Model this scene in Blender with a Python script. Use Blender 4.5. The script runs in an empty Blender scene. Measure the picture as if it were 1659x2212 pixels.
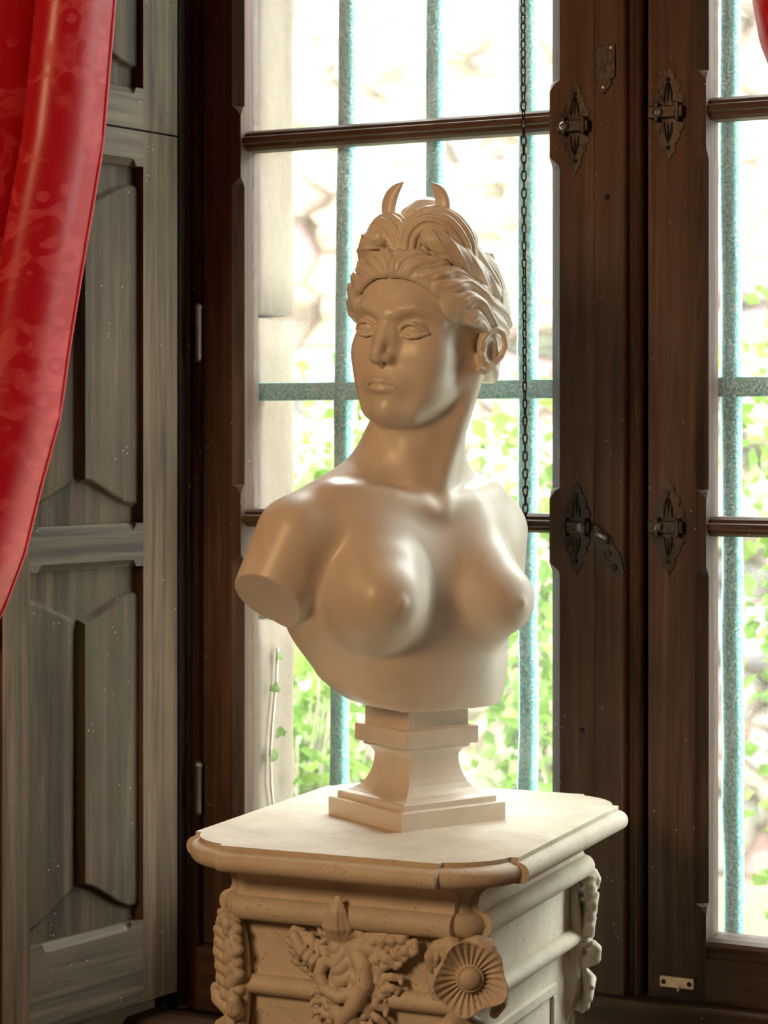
import bpy, bmesh, math, random
import numpy as np
from mathutils import Vector, Matrix

random.seed(7)
np.random.seed(7)
sc = bpy.context.scene
COL = sc.collection
PI = math.pi

# ------------------------------------------------------------------ camera
cam_d = bpy.data.cameras.new('camera')
cam = bpy.data.objects.new('camera', cam_d)
COL.objects.link(cam)
cam.location = (0.0, 0.0, 1.5)
cam.rotation_euler = (math.radians(90), 0, math.radians(26.5))
cam_d.sensor_fit = 'VERTICAL'
cam_d.sensor_height = 36.0
cam_d.lens = 36.0 * 4700.0 / 2212.0
cam_d.shift_y = -161.0 / 2212.0
cam_d.clip_start = 0.05
cam_d.dof.use_dof = True
cam_d.dof.focus_distance = 2.78
cam_d.dof.aperture_fstop = 9.0
sc.camera = cam

# ------------------------------------------------------------------ world, light, exposure
sc.view_settings.view_transform = 'Standard'
sc.view_settings.look = 'None'
sc.view_settings.gamma = 1.0
sc.view_settings.exposure = 0.0
sc.view_settings.use_curve_mapping = False

sc.cycles.max_bounces = 6
sc.cycles.diffuse_bounces = 3
sc.cycles.glossy_bounces = 2
sc.cycles.transmission_bounces = 3
sc.cycles.transparent_max_bounces = 12
sc.cycles.caustics_reflective = False
sc.cycles.caustics_refractive = False
sc.cycles.use_denoising = True
sc.cycles.use_light_tree = False

w = bpy.data.worlds.new('sky')
sc.world = w
w.use_nodes = True
bg = w.node_tree.nodes['Background']
bg.inputs['Color'].default_value = (0.96, 0.995, 0.97, 1)
bg.inputs['Strength'].default_value = 20.0

sun_d = bpy.data.lights.new('sun', 'SUN')
sun_d.energy = 5.0
sun_d.angle = math.radians(3)
sun_d.color = (1.0, 0.93, 0.84)
sun = bpy.data.objects.new('sun', sun_d)
COL.objects.link(sun)
sun.rotation_euler = (math.radians(38), 0, math.radians(-28))   # from behind the house onto the garden wall


def area_light(name, loc, target, size, power, color):
    d = bpy.data.lights.new(name, 'AREA')
    d.shape = 'DISK'
    d.size = size
    d.energy = power
    d.color = color
    o = bpy.data.objects.new(name, d)
    COL.objects.link(o)
    o.location = loc
    o.rotation_euler = (Vector(target) - Vector(loc)).to_track_quat('-Z', 'Y').to_euler()
    return o


# the warm ceiling lamp of the room, behind and to the left of the camera
area_light('room_lamp', (-1.55, -0.35, 2.35), (-1.25, 2.5, 1.25), 0.70, 36.0, (1.0, 0.60, 0.315))


# ------------------------------------------------------------------ helpers: objects
def tag(o, label=None, cat=None, group=None, kind=None):
    if label: o['label'] = label
    if cat: o['category'] = cat
    if group: o['group'] = group
    if kind: o['kind'] = kind
    return o


def thing(name, label, cat, loc=(0, 0, 0), rz=0.0, group=None):
    o = bpy.data.objects.new(name, None)
    o.empty_display_size = 0.05
    COL.objects.link(o)
    o.location = loc
    o.rotation_euler = (0, 0, rz)
    return tag(o, label, cat, group)


def struct_empty(name, loc=(0, 0, 0), rz=0.0):
    o = bpy.data.objects.new(name, None)
    o.empty_display_size = 0.05
    COL.objects.link(o)
    o.location = loc
    o.rotation_euler = (0, 0, rz)
    o['kind'] = 'structure'
    return o


def link_mesh(name, me, mat, parent=None, loc=None, rot=None):
    o = bpy.data.objects.new(name, me)
    COL.objects.link(o)
    if mat is not None:
        if len(me.materials) == 0:
            me.materials.append(mat)
    if parent is not None:
        o.parent = parent
    if loc is not None:
        o.location = loc
    if rot is not None:
        o.rotation_euler = rot
    return o


def mesh(name, verts, faces, mat, parent=None, smooth=False, bevel=0.0, loc=None, rot=None, segs=2):
    me = bpy.data.meshes.new(name)
    me.from_pydata([tuple(map(float, v)) for v in verts], [], faces)
    me.update()
    if smooth:
        me.polygons.foreach_set('use_smooth', [True] * len(me.polygons))
    o = link_mesh(name, me, mat, parent, loc, rot)
    if bevel > 0:
        m = o.modifiers.new('bevel', 'BEVEL')
        m.width = bevel
        m.segments = segs
        m.limit_method = 'ANGLE'
        m.angle_limit = math.radians(35)
    return o


def np_mesh(name, V, Q, mat, parent=None, smooth=True, loc=None, rot=None):
    """V (n,3), Q (m,4) or (m,3)"""
    me = bpy.data.meshes.new(name)
    n, m, k = len(V), len(Q), Q.shape[1]
    me.vertices.add(n)
    me.vertices.foreach_set('co', np.ascontiguousarray(V, dtype=np.float32).ravel())
    me.loops.add(m * k)
    me.loops.foreach_set('vertex_index', np.ascontiguousarray(Q, dtype=np.int32).ravel())
    me.polygons.add(m)
    me.polygons.foreach_set('loop_start', np.arange(0, m * k, k, dtype=np.int32))
    me.polygons.foreach_set('loop_total', np.full(m, k, dtype=np.int32))
    me.update(calc_edges=True)
    me.validate()
    if smooth:
        me.polygons.foreach_set('use_smooth', np.ones(len(me.polygons), dtype=bool))
    return link_mesh(name, me, mat, parent, loc, rot)


BOXF = [(0, 3, 2, 1), (4, 5, 6, 7), (0, 1, 5, 4), (1, 2, 6, 5), (2, 3, 7, 6), (3, 0, 4, 7)]


def boxv(x0, x1, y0, y1, z0, z1):
    return [(x0, y0, z0), (x1, y0, z0), (x1, y1, z0), (x0, y1, z0), (x0, y0, z1), (x1, y0, z1), (x1, y1, z1), (x0, y1, z1)]


def box(name, x0, x1, y0, y1, z0, z1, mat, parent=None, bevel=0.002):
    return mesh(name, boxv(x0, x1, y0, y1, z0, z1), BOXF, mat, parent, bevel=bevel)


def boxes(name, lst, mat, parent=None, bevel=0.0):
    V, Fc = [], []
    for b in lst:
        n = len(V)
        V += boxv(*b)
        Fc += [tuple(i + n for i in f) for f in BOXF]
    return mesh(name, V, Fc, mat, parent, bevel=bevel)


def loft(name, rings, mat, parent=None, closed=True, caps=True, smooth=False, bevel=0.0, loc=None, rot=None):
    """rings: list of equal-length vertex lists"""
    n = len(rings[0])
    V = [v for r in rings for v in r]
    Fc = []
    for i in range(len(rings) - 1):
        for j in range(n if closed else n - 1):
            a, b = i * n + j, i * n + (j + 1) % n
            Fc.append((a, b, b + n, a + n))
    if caps and closed:
        Fc.append(tuple(range(n - 1, -1, -1)))
        Fc.append(tuple(range((len(rings) - 1) * n, len(rings) * n)))
    return mesh(name, V, Fc, mat, parent, smooth=smooth, bevel=bevel, loc=loc, rot=rot)


def tube_rings(pts, radii, n=8, flat=1.0):
    pts = [Vector(p) for p in pts]
    rings = []
    up = None
    for i, p in enumerate(pts):
        t = (pts[min(i + 1, len(pts) - 1)] - pts[max(i - 1, 0)]).normalized()
        if up is None:
            up = Vector((0, 0, 1)) if abs(t.z) < 0.9 else Vector((1, 0, 0))
        s = t.cross(up).normalized()
        up = s.cross(t).normalized()
        r = radii[i] if hasattr(radii, '__len__') else radii
        rings.append([tuple(p + s * (math.cos(2 * PI * k / n) * r) + up * (math.sin(2 * PI * k / n) * r * flat)) for k in range(n)])
    return rings


# ------------------------------------------------------------------ helpers: materials
class NT:
    def __init__(s, name):
        s.m = bpy.data.materials.new(name)
        s.m.use_nodes = True
        s.t = s.m.node_tree
        s.b = s.t.nodes['Principled BSDF']
        s.out = s.t.nodes['Material Output']
        s.tc = s.t.nodes.new('ShaderNodeTexCoord')

    def L(s, a, b):
        s.t.links.new(a, b)

    def coords(s, scale=(1, 1, 1), rot=(0, 0, 0), src='Object'):
        mp = s.t.nodes.new('ShaderNodeMapping')
        mp.inputs['Scale'].default_value = scale
        mp.inputs['Rotation'].default_value = rot
        s.L(s.tc.outputs[src], mp.inputs['Vector'])
        return mp.outputs['Vector']

    def noise(s, scale, detail=4, rough=0.55, vec=None, dist=0.0):
        n = s.t.nodes.new('ShaderNodeTexNoise')
        n.inputs['Scale'].default_value = scale
        n.inputs['Detail'].default_value = detail
        n.inputs['Roughness'].default_value = rough
        n.inputs['Distortion'].default_value = dist
        s.L(vec if vec is not None else s.tc.outputs['Object'], n.inputs['Vector'])
        return n.outputs['Fac']

    def voronoi(s, scale, vec=None, feature='F1', out='Distance'):
        n = s.t.nodes.new('ShaderNodeTexVoronoi')
        n.feature = feature
        n.inputs['Scale'].default_value = scale
        s.L(vec if vec is not None else s.tc.outputs['Object'], n.inputs['Vector'])
        return n.outputs[out]

    def ramp(s, fac, stops):
        r = s.t.nodes.new('ShaderNodeValToRGB')
        e = r.color_ramp.elements
        while len(e) < len(stops):
            e.new(0.5)
        for i, (p, c) in enumerate(stops):
            e[i].position = p
            e[i].color = c if len(c) == 4 else (*c, 1)
        s.L(fac, r.inputs['Fac'])
        return r.outputs['Color']

    def fr(s, fac, a, b):
        """scalar ramp 0..1 between a and b"""
        r = s.t.nodes.new('ShaderNodeMapRange')
        r.inputs['From Min'].default_value = a
        r.inputs['From Max'].default_value = b
        s.L(fac, r.inputs['Value'])
        return r.outputs['Result']

    def mix(s, fac, a, b, mode='MIX'):
        n = s.t.nodes.new('ShaderNodeMix')
        n.data_type = 'RGBA'
        n.blend_type = mode
        for sock, v in ((n.inputs['Factor'], fac), (n.inputs[6], a), (n.inputs[7], b)):
            if hasattr(v, 'links') or hasattr(v, 'is_linked'):
                s.L(v, sock)
            elif isinstance(v, (tuple, list)):
                sock.default_value = v if len(v) == 4 else (*v, 1)
            else:
                sock.default_value = v
        return n.outputs[2]

    def math(s, op, a, b=0.0):
        n = s.t.nodes.new('ShaderNodeMath')
        n.operation = op
        for sock, v in ((n.inputs[0], a), (n.inputs[1], b)):
            if hasattr(v, 'is_linked'):
                s.L(v, sock)
            else:
                sock.default_value = v
        return n.outputs[0]

    def bump(s, h, strength=0.3, dist=0.002):
        n = s.t.nodes.new('ShaderNodeBump')
        n.inputs['Strength'].default_value = strength
        n.inputs['Distance'].default_value = dist
        s.L(h, n.inputs['Height'])
        s.L(n.outputs['Normal'], s.b.inputs['Normal'])

    def set(s, **k):
        for a, v in k.items():
            sock = s.b.inputs[a.replace('_', ' ')]
            if hasattr(v, 'is_linked'):
                s.L(v, sock)
            elif isinstance(v, (tuple, list)) and len(v) == 3 and sock.type == 'RGBA':
                sock.default_value = (*v, 1)
            else:
                sock.default_value = v
        return s.m


def wood(name, dark, mid, light, axis='z', rough=0.55, patch=None, grain=1.0, patch_scale=3.0):
    n = NT(name)
    a, b = 55 * grain, 2.2
    sc3 = {'z': (a, a, b), 'x': (b, a, a)}[axis]
    v = n.coords(sc3)
    g = n.noise(1.0, 6, 0.65, v, 0.4)
    g2 = n.noise(1.0, 3, 0.5, n.coords(tuple(q * 0.22 for q in sc3)), 1.2)
    col = n.ramp(g, [(0.36, dark), (0.52, mid), (0.68, light)])
    col = n.mix(n.fr(g2, 0.35, 0.7), col, n.mix(0.55, col, light), 'MIX')
    col = n.mix(n.fr(n.noise(2.2, 3, 0.6), 0.35, 0.7), n.mix(1.0, col, (0.62, 0.60, 0.58), 'MULTIPLY'), col)
    if patch:
        p = n.noise(patch_scale, 4, 0.7, n.coords((1, 1, 0.35)))
        col = n.mix(n.math('MULTIPLY', n.fr(p, 0.52, 0.68), 0.55), col, patch)
    sp = n.voronoi(90)
    spk = n.math('MULTIPLY', n.math('LESS_THAN', sp, 0.11), n.math('GREATER_THAN', n.noise(24, 2), 0.60))
    col = n.mix(n.math('MULTIPLY', spk, 0.6), col, (0.45, 0.40, 0.33))
    n.bump(g, 0.5, 0.0016)
    return n.set(Base_Color=col, Roughness=rough + .1, Specular_IOR_Level=0.22)


M = {}
M['oak'] = wood('dark_oak', (0.0315, 0.0166, 0.0097), (0.0735, 0.0391, 0.0229), (0.1313, 0.0762, 0.0459), 'z', 0.45)
M['oak_x'] = wood('dark_oak_rail', (0.0315, 0.0166, 0.0097), (0.0683, 0.0371, 0.0221), (0.1208, 0.0703, 0.0423), 'x', 0.45)
M['oak_black'] = wood('blackened_oak', (0.012, 0.006, 0.005), (0.026, 0.012, 0.010), (0.045, 0.024, 0.019), 'z', 0.4)
M['shut'] = wood('weathered_oak', (0.0367, 0.0222, 0.0118), (0.1020, 0.0643, 0.0341), (0.1795, 0.1178, 0.0636), 'z', 0.55, (0.1223, 0.1108, 0.0559))
M['shut_x'] = wood('weathered_oak_rail', (0.0368, 0.0258, 0.0159), (0.0919, 0.0678, 0.0432), (0.1618, 0.1235, 0.0816), 'x', 0.55)
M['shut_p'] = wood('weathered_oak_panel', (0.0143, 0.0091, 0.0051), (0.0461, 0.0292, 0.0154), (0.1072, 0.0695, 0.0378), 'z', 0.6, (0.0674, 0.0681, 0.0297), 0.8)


def simple(name, col, rough=0.6, metal=0.0, var=0.0, scale=20.0, bump=0.0):
    n = NT(name)
    c = col
    if var:
        f = n.noise(scale, 5, 0.6)
        c = n.mix(n.fr(f, 0.3, 0.7), tuple(x * (1 - var) for x in col), tuple(min(1, x * (1 + var)) for x in col))
        if bump:
            n.bump(f, bump, 0.002)
    return n.set(Base_Color=c, Roughness=rough, Metallic=metal)


M['iron'] = simple('dark_iron', (0.035, 0.028, 0.022), 0.42, 0.7, 0.5, 120, 0.4)
M['iron_light'] = simple('worn_steel', (0.30, 0.28, 0.25), 0.38, 0.85, 0.3, 60)
M['brass'] = simple('pale_brass_plate', (0.70, 0.52, 0.33), 0.45, 0.35, 0.2, 60)
M['hole'] = simple('screw_hole_black', (0.01, 0.008, 0.006), 0.8)
M['plaster'] = simple('warm_plaster', (0.46, 0.39, 0.31), 0.9, 0, 0.08, 6)
M['ceil'] = simple('ceiling_plaster', (0.55, 0.50, 0.43), 0.9, 0, 0.05, 5)
M['floor'] = wood('floor_oak', (0.06, 0.035, 0.02), (0.13, 0.08, 0.048), (0.20, 0.13, 0.08), 'x', 0.4)


def m_marble():
    n = NT('cream_marble')
    f = n.noise(9, 5, 0.6, None, 0.6)
    c = n.ramp(f, [(0.30, (0.68, 0.595, 0.475)), (0.55, (0.79, 0.72, 0.60)), (0.75, (0.83, 0.775, 0.67))])
    v = n.noise(16, 6, 0.75, None, 1.5)
    c = n.mix(n.math('MULTIPLY', n.fr(v, 0.60, 0.74), 0.14), c, (0.55, 0.43, 0.30))
    sp = n.math('MULTIPLY', n.math('LESS_THAN', n.voronoi(75), 0.045), n.math('GREATER_THAN', n.noise(11, 2), 0.64))
    c = n.mix(n.math('MULTIPLY', sp, 0.55), c, (0.25, 0.17, 0.10))
    return n.set(Base_Color=c, Roughness=n.math('ADD', 0.29, n.math('MULTIPLY', n.noise(30, 3), 0.14)), Specular_IOR_Level=0.5)


M['marble'] = m_marble()
M['marble'].node_tree.nodes['Principled BSDF'].inputs['Subsurface Weight'].default_value = 0.0


def m_stone():
    n = NT('cream_limestone')
    f = n.noise(14, 6, 0.65)
    c = n.ramp(f, [(0.28, (0.58, 0.50, 0.38)), (0.55, (0.70, 0.625, 0.50)), (0.78, (0.77, 0.705, 0.59))])
    pits = n.math('MULTIPLY', n.math('LESS_THAN', n.voronoi(1.0, n.coords((240, 240, 95))), 0.17), n.math('GREATER_THAN', n.noise(26, 3), 0.53))
    c = n.mix(n.math('MULTIPLY', pits, 0.75), c, (0.16, 0.13, 0.08))
    h = n.math('SUBTRACT', n.noise(160, 4), n.math('MULTIPLY', pits, 0.8))
    n.bump(h, 0.35, 0.0015)
    return n.set(Base_Color=c, Roughness=0.62)


M['stone'] = m_stone()


def m_curtain():
    n = NT('crimson_damask')
    uv = n.coords((1, 1, 1), src='UV')
    d = n.noise(9, 3, 0.5, uv, 0)
    mp = n.t.nodes.new('ShaderNodeMix')
    mp.data_type = 'VECTOR'
    mp.inputs['Factor'].default_value = 0.07
    n.L(uv, mp.inputs[4])
    nz = n.t.nodes.new('ShaderNodeTexNoise')
    nz.inputs['Scale'].default_value = 7
    nz.inputs['Detail'].default_value = 2
    n.L(uv, nz.inputs['Vector'])
    n.L(nz.outputs['Color'], mp.inputs[5])
    v1 = n.voronoi(34, mp.outputs[1], 'SMOOTH_F1')
    rings = n.math('SINE', n.math('MULTIPLY', v1, 15.0))
    big = n.fr(n.noise(11, 2, 0.5, mp.outputs[1]), 0.47, 0.52)
    small = n.fr(n.noise(90, 2, 0.5, mp.outputs[1]), 0.36, 0.50)
    clamp = lambda q, lo=0.0: n.math('MINIMUM', n.math('MAXIMUM', q, lo), 1.0)
    pat = n.math('MULTIPLY', clamp(n.fr(rings, -0.2, 0.25)), clamp(big))
    pat = n.math('MULTIPLY', pat, clamp(small, 0.3))
    col = n.mix(pat, (0.60, 0.004, 0.018), (0.74, 0.048, 0.066))
    weave = n.noise(1.0, 2, 0.5, n.coords((900, 900, 60)))
    n.bump(weave, 0.08, 0.001)
    m = n.set(Base_Color=col, Roughness=n.math('ADD', 0.36, n.math('MULTIPLY', pat, 0.14)), Specular_IOR_Level=0.65)
    n.b.inputs['Sheen Weight'].default_value = 0.12
    n.b.inputs['Sheen Tint'].default_value = (1, 0.45, 0.4, 1)
    tr = n.t.nodes.new('ShaderNodeBsdfTranslucent')
    n.L(col, tr.inputs['Color'])
    mx = n.t.nodes.new('ShaderNodeMixShader')
    mx.inputs[0].default_value = 0.12
    n.L(n.b.outputs[0], mx.inputs[1])
    n.L(tr.outputs[0], mx.inputs[2])
    n.L(mx.outputs[0], n.out.inputs['Surface'])
    return m


M['curtain'] = m_curtain()


def m_glass():
    n = NT('dusty_window_glass')
    t = n.t
    tr = t.nodes.new('ShaderNodeBsdfTransparent')
    tr.inputs['Color'].default_value = (0.97, 0.985, 0.98, 1)
    gl = t.nodes.new('ShaderNodeBsdfGlossy')
    gl.inputs['Roughness'].default_value = 0.02
    m1 = t.nodes.new('ShaderNodeMixShader')
    m1.inputs[0].default_value = 0.035
    n.L(tr.outputs[0], m1.inputs[1])
    n.L(gl.outputs[0], m1.inputs[2])
    du = t.nodes.new('ShaderNodeBsdfTranslucent')
    du.inputs['Color'].default_value = (0.95, 0.95, 0.92, 1)
    sp = n.noise(330, 2, 0.5)
    big = n.noise(5, 3, 0.6)
    fac = n.math('MULTIPLY', n.fr(sp, 0.52, 0.72), 0.10)
    fac = n.math('MULTIPLY', fac, n.fr(big, 0.2, 0.75))
    fac = n.math('ADD', fac, 0.010)
    m2 = t.nodes.new('ShaderNodeMixShader')
    n.L(fac, m2.inputs[0])
    n.L(m1.outputs[0], m2.inputs[1])
    n.L(du.outputs[0], m2.inputs[2])
    n.L(m2.outputs[0], n.out.inputs['Surface'])
    return n.m


M['glass'] = m_glass()


def m_bar():
    n = NT('turquoise_iron_paint')
    f = n.noise(260, 3, 0.7)
    g = n.noise(9, 3, 0.6)
    c = n.ramp(f, [(0.36, (0.02, 0.20, 0.21)), (0.50, (0.12, 0.46, 0.46)), (0.62, (0.55, 0.78, 0.75))])
    c = n.mix(n.math('MULTIPLY', n.fr(g, 0.35, 0.7), 0.5), c, (0.10, 0.42, 0.33))
    n.bump(f, 0.5, 0.002)
    return n.set(Base_Color=c, Roughness=0.6)


M['bar'] = m_bar()


def m_jamb():
    n = NT('pale_dressed_stone')
    f = n.noise(10, 5, 0.6, n.coords((1, 1, 0.25)))
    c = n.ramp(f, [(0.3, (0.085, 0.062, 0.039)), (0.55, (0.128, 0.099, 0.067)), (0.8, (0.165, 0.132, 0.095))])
    n.bump(n.noise(60, 5), 0.4, 0.004)
    return n.set(Base_Color=c, Roughness=0.9)


M['jamb'] = m_jamb()


def m_rubble():
    n = NT('sunlit_rubble')
    v = n.voronoi(3.2, n.coords((1, 1, 1.7)), 'F1', 'Color')
    e = n.voronoi(3.2, n.coords((1, 1, 1.7)), 'DISTANCE_TO_EDGE')
    f = n.noise(5, 6, 0.7)
    c = n.ramp(f, [(0.30, (0.165, 0.125, 0.105)), (0.46, (0.225, 0.185, 0.165)), (0.62, (0.285, 0.25, 0.23))])
    c = n.mix(0.16, c, v, 'OVERLAY')
    c = n.mix(n.fr(e, 0.10, 0.0), c, (0.10, 0.07, 0.045))
    c = n.mix(n.math('MULTIPLY', n.fr(n.noise(1.8, 4, 0.6), 0.55, 0.68), 0.6), c, (0.11, 0.13, 0.045))
    return n.set(Base_Color=c, Roughness=0.95)


M['rubble'] = m_rubble()
M['soil'] = simple('garden_soil', (0.30, 0.26, 0.18), 0.95, 0, 0.3, 6)


def m_leaf(name, a, b):
    n = NT(name)
    f = n.noise(3.5, 3, 0.6)
    c = n.ramp(f, [(0.3, a), (0.7, b)])
    n.set(Base_Color=c, Roughness=0.5)
    tr = n.t.nodes.new('ShaderNodeBsdfTranslucent')
    n.L(c, tr.inputs['Color'])
    mx = n.t.nodes.new('ShaderNodeMixShader')
    mx.inputs[0].default_value = 0.45
    n.L(n.b.outputs[0], mx.inputs[1])
    n.L(tr.outputs[0], mx.inputs[2])
    n.L(mx.outputs[0], n.out.inputs['Surface'])
    return n.m


M['leaf'] = m_leaf('bright_leaf', (0.075, 0.19, 0.016), (0.20, 0.32, 0.055))
M['leaf2'] = m_leaf('ivy_leaf', (0.05, 0.13, 0.01), (0.12, 0.22, 0.03))
M['bark'] = simple('pale_bark', (0.42, 0.36, 0.29), 0.9, 0, 0.3, 30)

# ================================================================== STRUCTURE
YW = 2.53           # inner face of the thick window wall
WX0, WX1 = -1.90, -0.29
ZS, ZT = 0.60, 2.75   # window opening heights


def wall(name, lst, mat, label=None):
    o = boxes(name, lst, mat)
    tag(o, label, None, None, 'structure')
    return o


wall('floor', [(-4.2, 3.2, -2.6, 2.9, -0.12, 0.0)], M['floor'], 'dark oak floor of the room')
wall('ceiling', [(-4.2, 3.2, -2.6, 3.13, 3.3, 3.5)], M['ceil'], 'plaster ceiling of the room')
wall('wall_left', [(-4.35, -4.2, -2.6, 3.13, 0, 3.3)], M['plaster'], 'plaster wall left of the window')
wall('wall_right', [(3.2, 3.35, -2.6, 3.13, 0, 3.3)], M['plaster'], 'plaster wall right of the window')
wall('wall_front', [(-4.35, 3.35, -2.75, -2.6, 0, 3.3)], M['plaster'], 'plaster wall behind the viewer')


def splay_wall():
    # thick wall round the window with splayed reveals
    V, Fc = [], []

    def prism(poly, z0, z1):
        n = len(V)
        k = len(poly)
        V.extend([(x, y, z0) for x, y in poly] + [(x, y, z1) for x, y in poly])
        Fc.append(tuple(n + i for i in range(k - 1, -1, -1)))
        Fc.append(tuple(n + k + i for i in range(k)))
        for i in range(k):
            j = (i + 1) % k
            Fc.append((n + i, n + j, n + k + j, n + k + i))
    prism([(-4.2, YW), (-1.925, YW), (-1.855, 2.93), (-1.91, 2.93), (-1.91, 3.02), (-4.2, 3.02)], 0, 3.3)
    prism([(-0.22, YW), (3.2, YW), (3.2, 3.02), (-0.27, 3.02), (-0.27, 2.93), (-0.33, 2.93)], 0, 3.3)
    prism([(-1.925, YW), (-0.22, YW), (-0.29, 3.02), (-1.90, 3.02)], ZT, 3.3)
    prism([(-1.90, 2.90), (-0.29, 2.90), (-0.29, 3.02), (-1.90, 3.02)], 0, 0.56)
    return mesh('wall_back', V, Fc, M['plaster'])


tag(splay_wall(), 'thick plaster wall with the splayed window embrasure', None, None, 'structure')

# outer leaf of dressed stone round the window: blocks are its pieces
ow = struct_empty('wall_outside', (0, 0, 0))
ow['label'] = 'pale dressed stone jambs outside the window'


def stone_block(x0, x1, z0, z1, y0=3.022, y1=3.15, amp=0.004):
    nx, ny, nz = 3, 5, 10
    bm = bmesh.new()
    bmesh.ops.create_cube(bm, size=1.0)
    bmesh.ops.subdivide_edges(bm, edges=bm.edges[:], cuts=7, use_grid_fill=True)
    for v in bm.verts:
        c = Vector((x0 + (x1 - x0) * (v.co.x + .5), y0 + (y1 - y0) * (v.co.y + .5), z0 + (z1 - z0) * (v.co.z + .5)))
        e = sum(abs(abs(q) - .5) < 1e-4 for q in v.co)
        if e >= 2:
            c += (Vector(((x0 + x1) / 2, (y0 + y1) / 2, (z0 + z1) / 2)) - c).normalized() * random.uniform(0.001, 0.006)
        c += Vector((random.uniform(-1, 1), random.uniform(-1, 1), random.uniform(-1, 1))) * amp * 0.4
        v.co = c
    me = bpy.data.meshes.new('stone_block')
    bm.to_mesh(me)
    bm.free()
    me.polygons.foreach_set('use_smooth', [True] * len(me.polygons))
    return link_mesh('stone_block', me, M['jamb'], ow)


zz = [-0.1, 0.36, 0.80, 1.212, 1.697, 2.30, 2.80]
for a, b in zip(zz[:-1], zz[1:]):
    stone_block(-2.35, -1.732, a, b - 0.004)
    stone_block(-0.455, 0.15, a, b - 0.004)
stone_block(-2.35, -1.0, 2.80, 3.5)
stone_block(-0.996, 0.15, 2.80, 3.5)
stone_block(-1.73, -1.0, -0.1, 0.55, 3.022, 3.2)
stone_block(-0.996, -0.457, -0.1, 0.55, 3.022, 3.2)
wall('wall_exterior', [(-4.35, -2.352, 3.022, 3.13, -0.1, 3.5), (0.152, 3.35, 3.022, 3.13, -0.1, 3.5)], M['jamb'], 'outer stone face of the house')

# ------------------------------------------------------------------ window frame
tf = struct_empty('trim_1')
tf['label'] = 'blackened oak outer frame of the window'


def moulded_post(name, x0, x1, z0, z1, yf, yb, prof, mat, parent):
    """prof: list of (fraction across, depth behind yf)"""
    pts = [(x0 + (x1 - x0) * f, yf + d) for f, d in prof] + [(x1, yb), (x0, yb)]
    return loft(name, [[(x, y, z0) for x, y in pts], [(x, y, z1) for x, y in pts]], mat, parent)


moulded_post('jamb_post', -1.90, -1.7905, ZS, ZT, 2.915, 3.02,
             [(0, 0), (.50, 0), (.54, .012), (.60, .020), (.66, .012), (.70, .006), (.76, .006), (.80, .022), (.86, .030), (.9, .022), (1, .022)], M['oak_black'], tf)
moulded_post('jamb_post', -0.40, -0.29, ZS, ZT, 2.915, 3.02,
             [(0, .022), (.14, .022), (.2, .03), (.24, .006), (.34, .006), (.5, 0), (1, 0)], M['oak_black'], tf)
box('head_rail', -1.7905, -0.40, 2.93, 3.02, 2.62, ZT, M['oak_black'], tf)
box('sill_rail', -1.7905, -0.40, 2.925, 3.02, 0.60, 0.700, M['oak_x'], tf, 0.004)

ts = struct_empty('trim_2')
ts['label'] = 'dark wooden window sill below the casements'
loft('sill_board', [[(x, 2.915, .555), (x, 2.83, .555), (x, 2.822, .562), (x, 2.820, .572), (x, 2.826, .582), (x, 2.84, .586), (x, 2.842, .590), (x, 2.85, .598), (x, 2.915, .60)]
                    for x in (-1.872, -0.32)], M['oak_x'], ts, smooth=False)
loft('sill_moulding', [[(x, 2.90, .50), (x, 2.845, .50), (x, 2.838, .515), (x, 2.842, .53), (x, 2.85, .545), (x, 2.85, .555), (x, 2.90, .555)]
                       for x in (-1.872, -0.32)], M['oak_x'], ts)
box('apron_panel', -1.87, -0.32, 2.87, 2.90, 0.0, 0.50, M['oak_black'], ts)

# ------------------------------------------------------------------ casements
YF, YB, YG = 2.950, 3.005, 2.990
ZM = [(1.9505, 1.9815), (1.3597, 1.3875)]     # glazing bars
ZB0, ZB1 = 0.702, 0.792                        # bottom rail
ZTOP = 2.62
stops = [ZB1 + 0.045] + [q for a, b in (ZM[1], ZM[0]) for q in (a - 0.055, b + 0.035)] + [2.50]


def stile(name, x0, x1, parent, cham_left, cham_right, yf=YF):
    """upright with stopped chamfers on its glazed edge(s)"""
    C = 0.016

    def ring(z, c):
        cl, cr = (c if cham_left else 0.0001), (c if cham_right else 0.0001)
        return [(x0 + cl, yf, z), (x1 - cr, yf, z), (x1, yf + cr * .75, z), (x1, YB, z), (x0, YB, z), (x0, yf + cl * .75, z)]
    R = [ring(ZB0, 0.0001)]
    s = stops
    for a, b in ((s[0], s[1]), (s[2], s[3]), (s[4], s[5])):
        R += [ring(a - .012, 0.0001), ring(a, C * .55), ring(a + .004, C), ring(b - .004, C), ring(b, C * .9), ring(b + .001, C * .9), ring(b + .013, .0001)]
    R.append(ring(ZTOP, 0.0001))
    return loft(name, R, M['oak'], parent)


def glazing_bar(x0, x1, z0, z1, parent):
    zc = (z0 + z1) / 2
    h = (z1 - z0) / 2
    pr = [(-h, 0.03), (-h, .014), (-h * .72, .008), (-h * .45, .008), (-h * .28, .0), (h * .28, .0), (h * .45, .008), (h * .72, .008), (h, .014), (h, .03), (h, .045), (-h, .045)]
    rings = [[(x, YF + .006 + d, zc + z) for z, d in pr] for x in (x0, x1)]
    return loft('glazing_bar', rings, M['oak_x'], parent)


def pane(x0, x1, z0, z1, parent):
    return box('window_pane', x0, x1, YG - .0015, YG + .0015, z0, z1, M['glass'], parent, 0)


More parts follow.
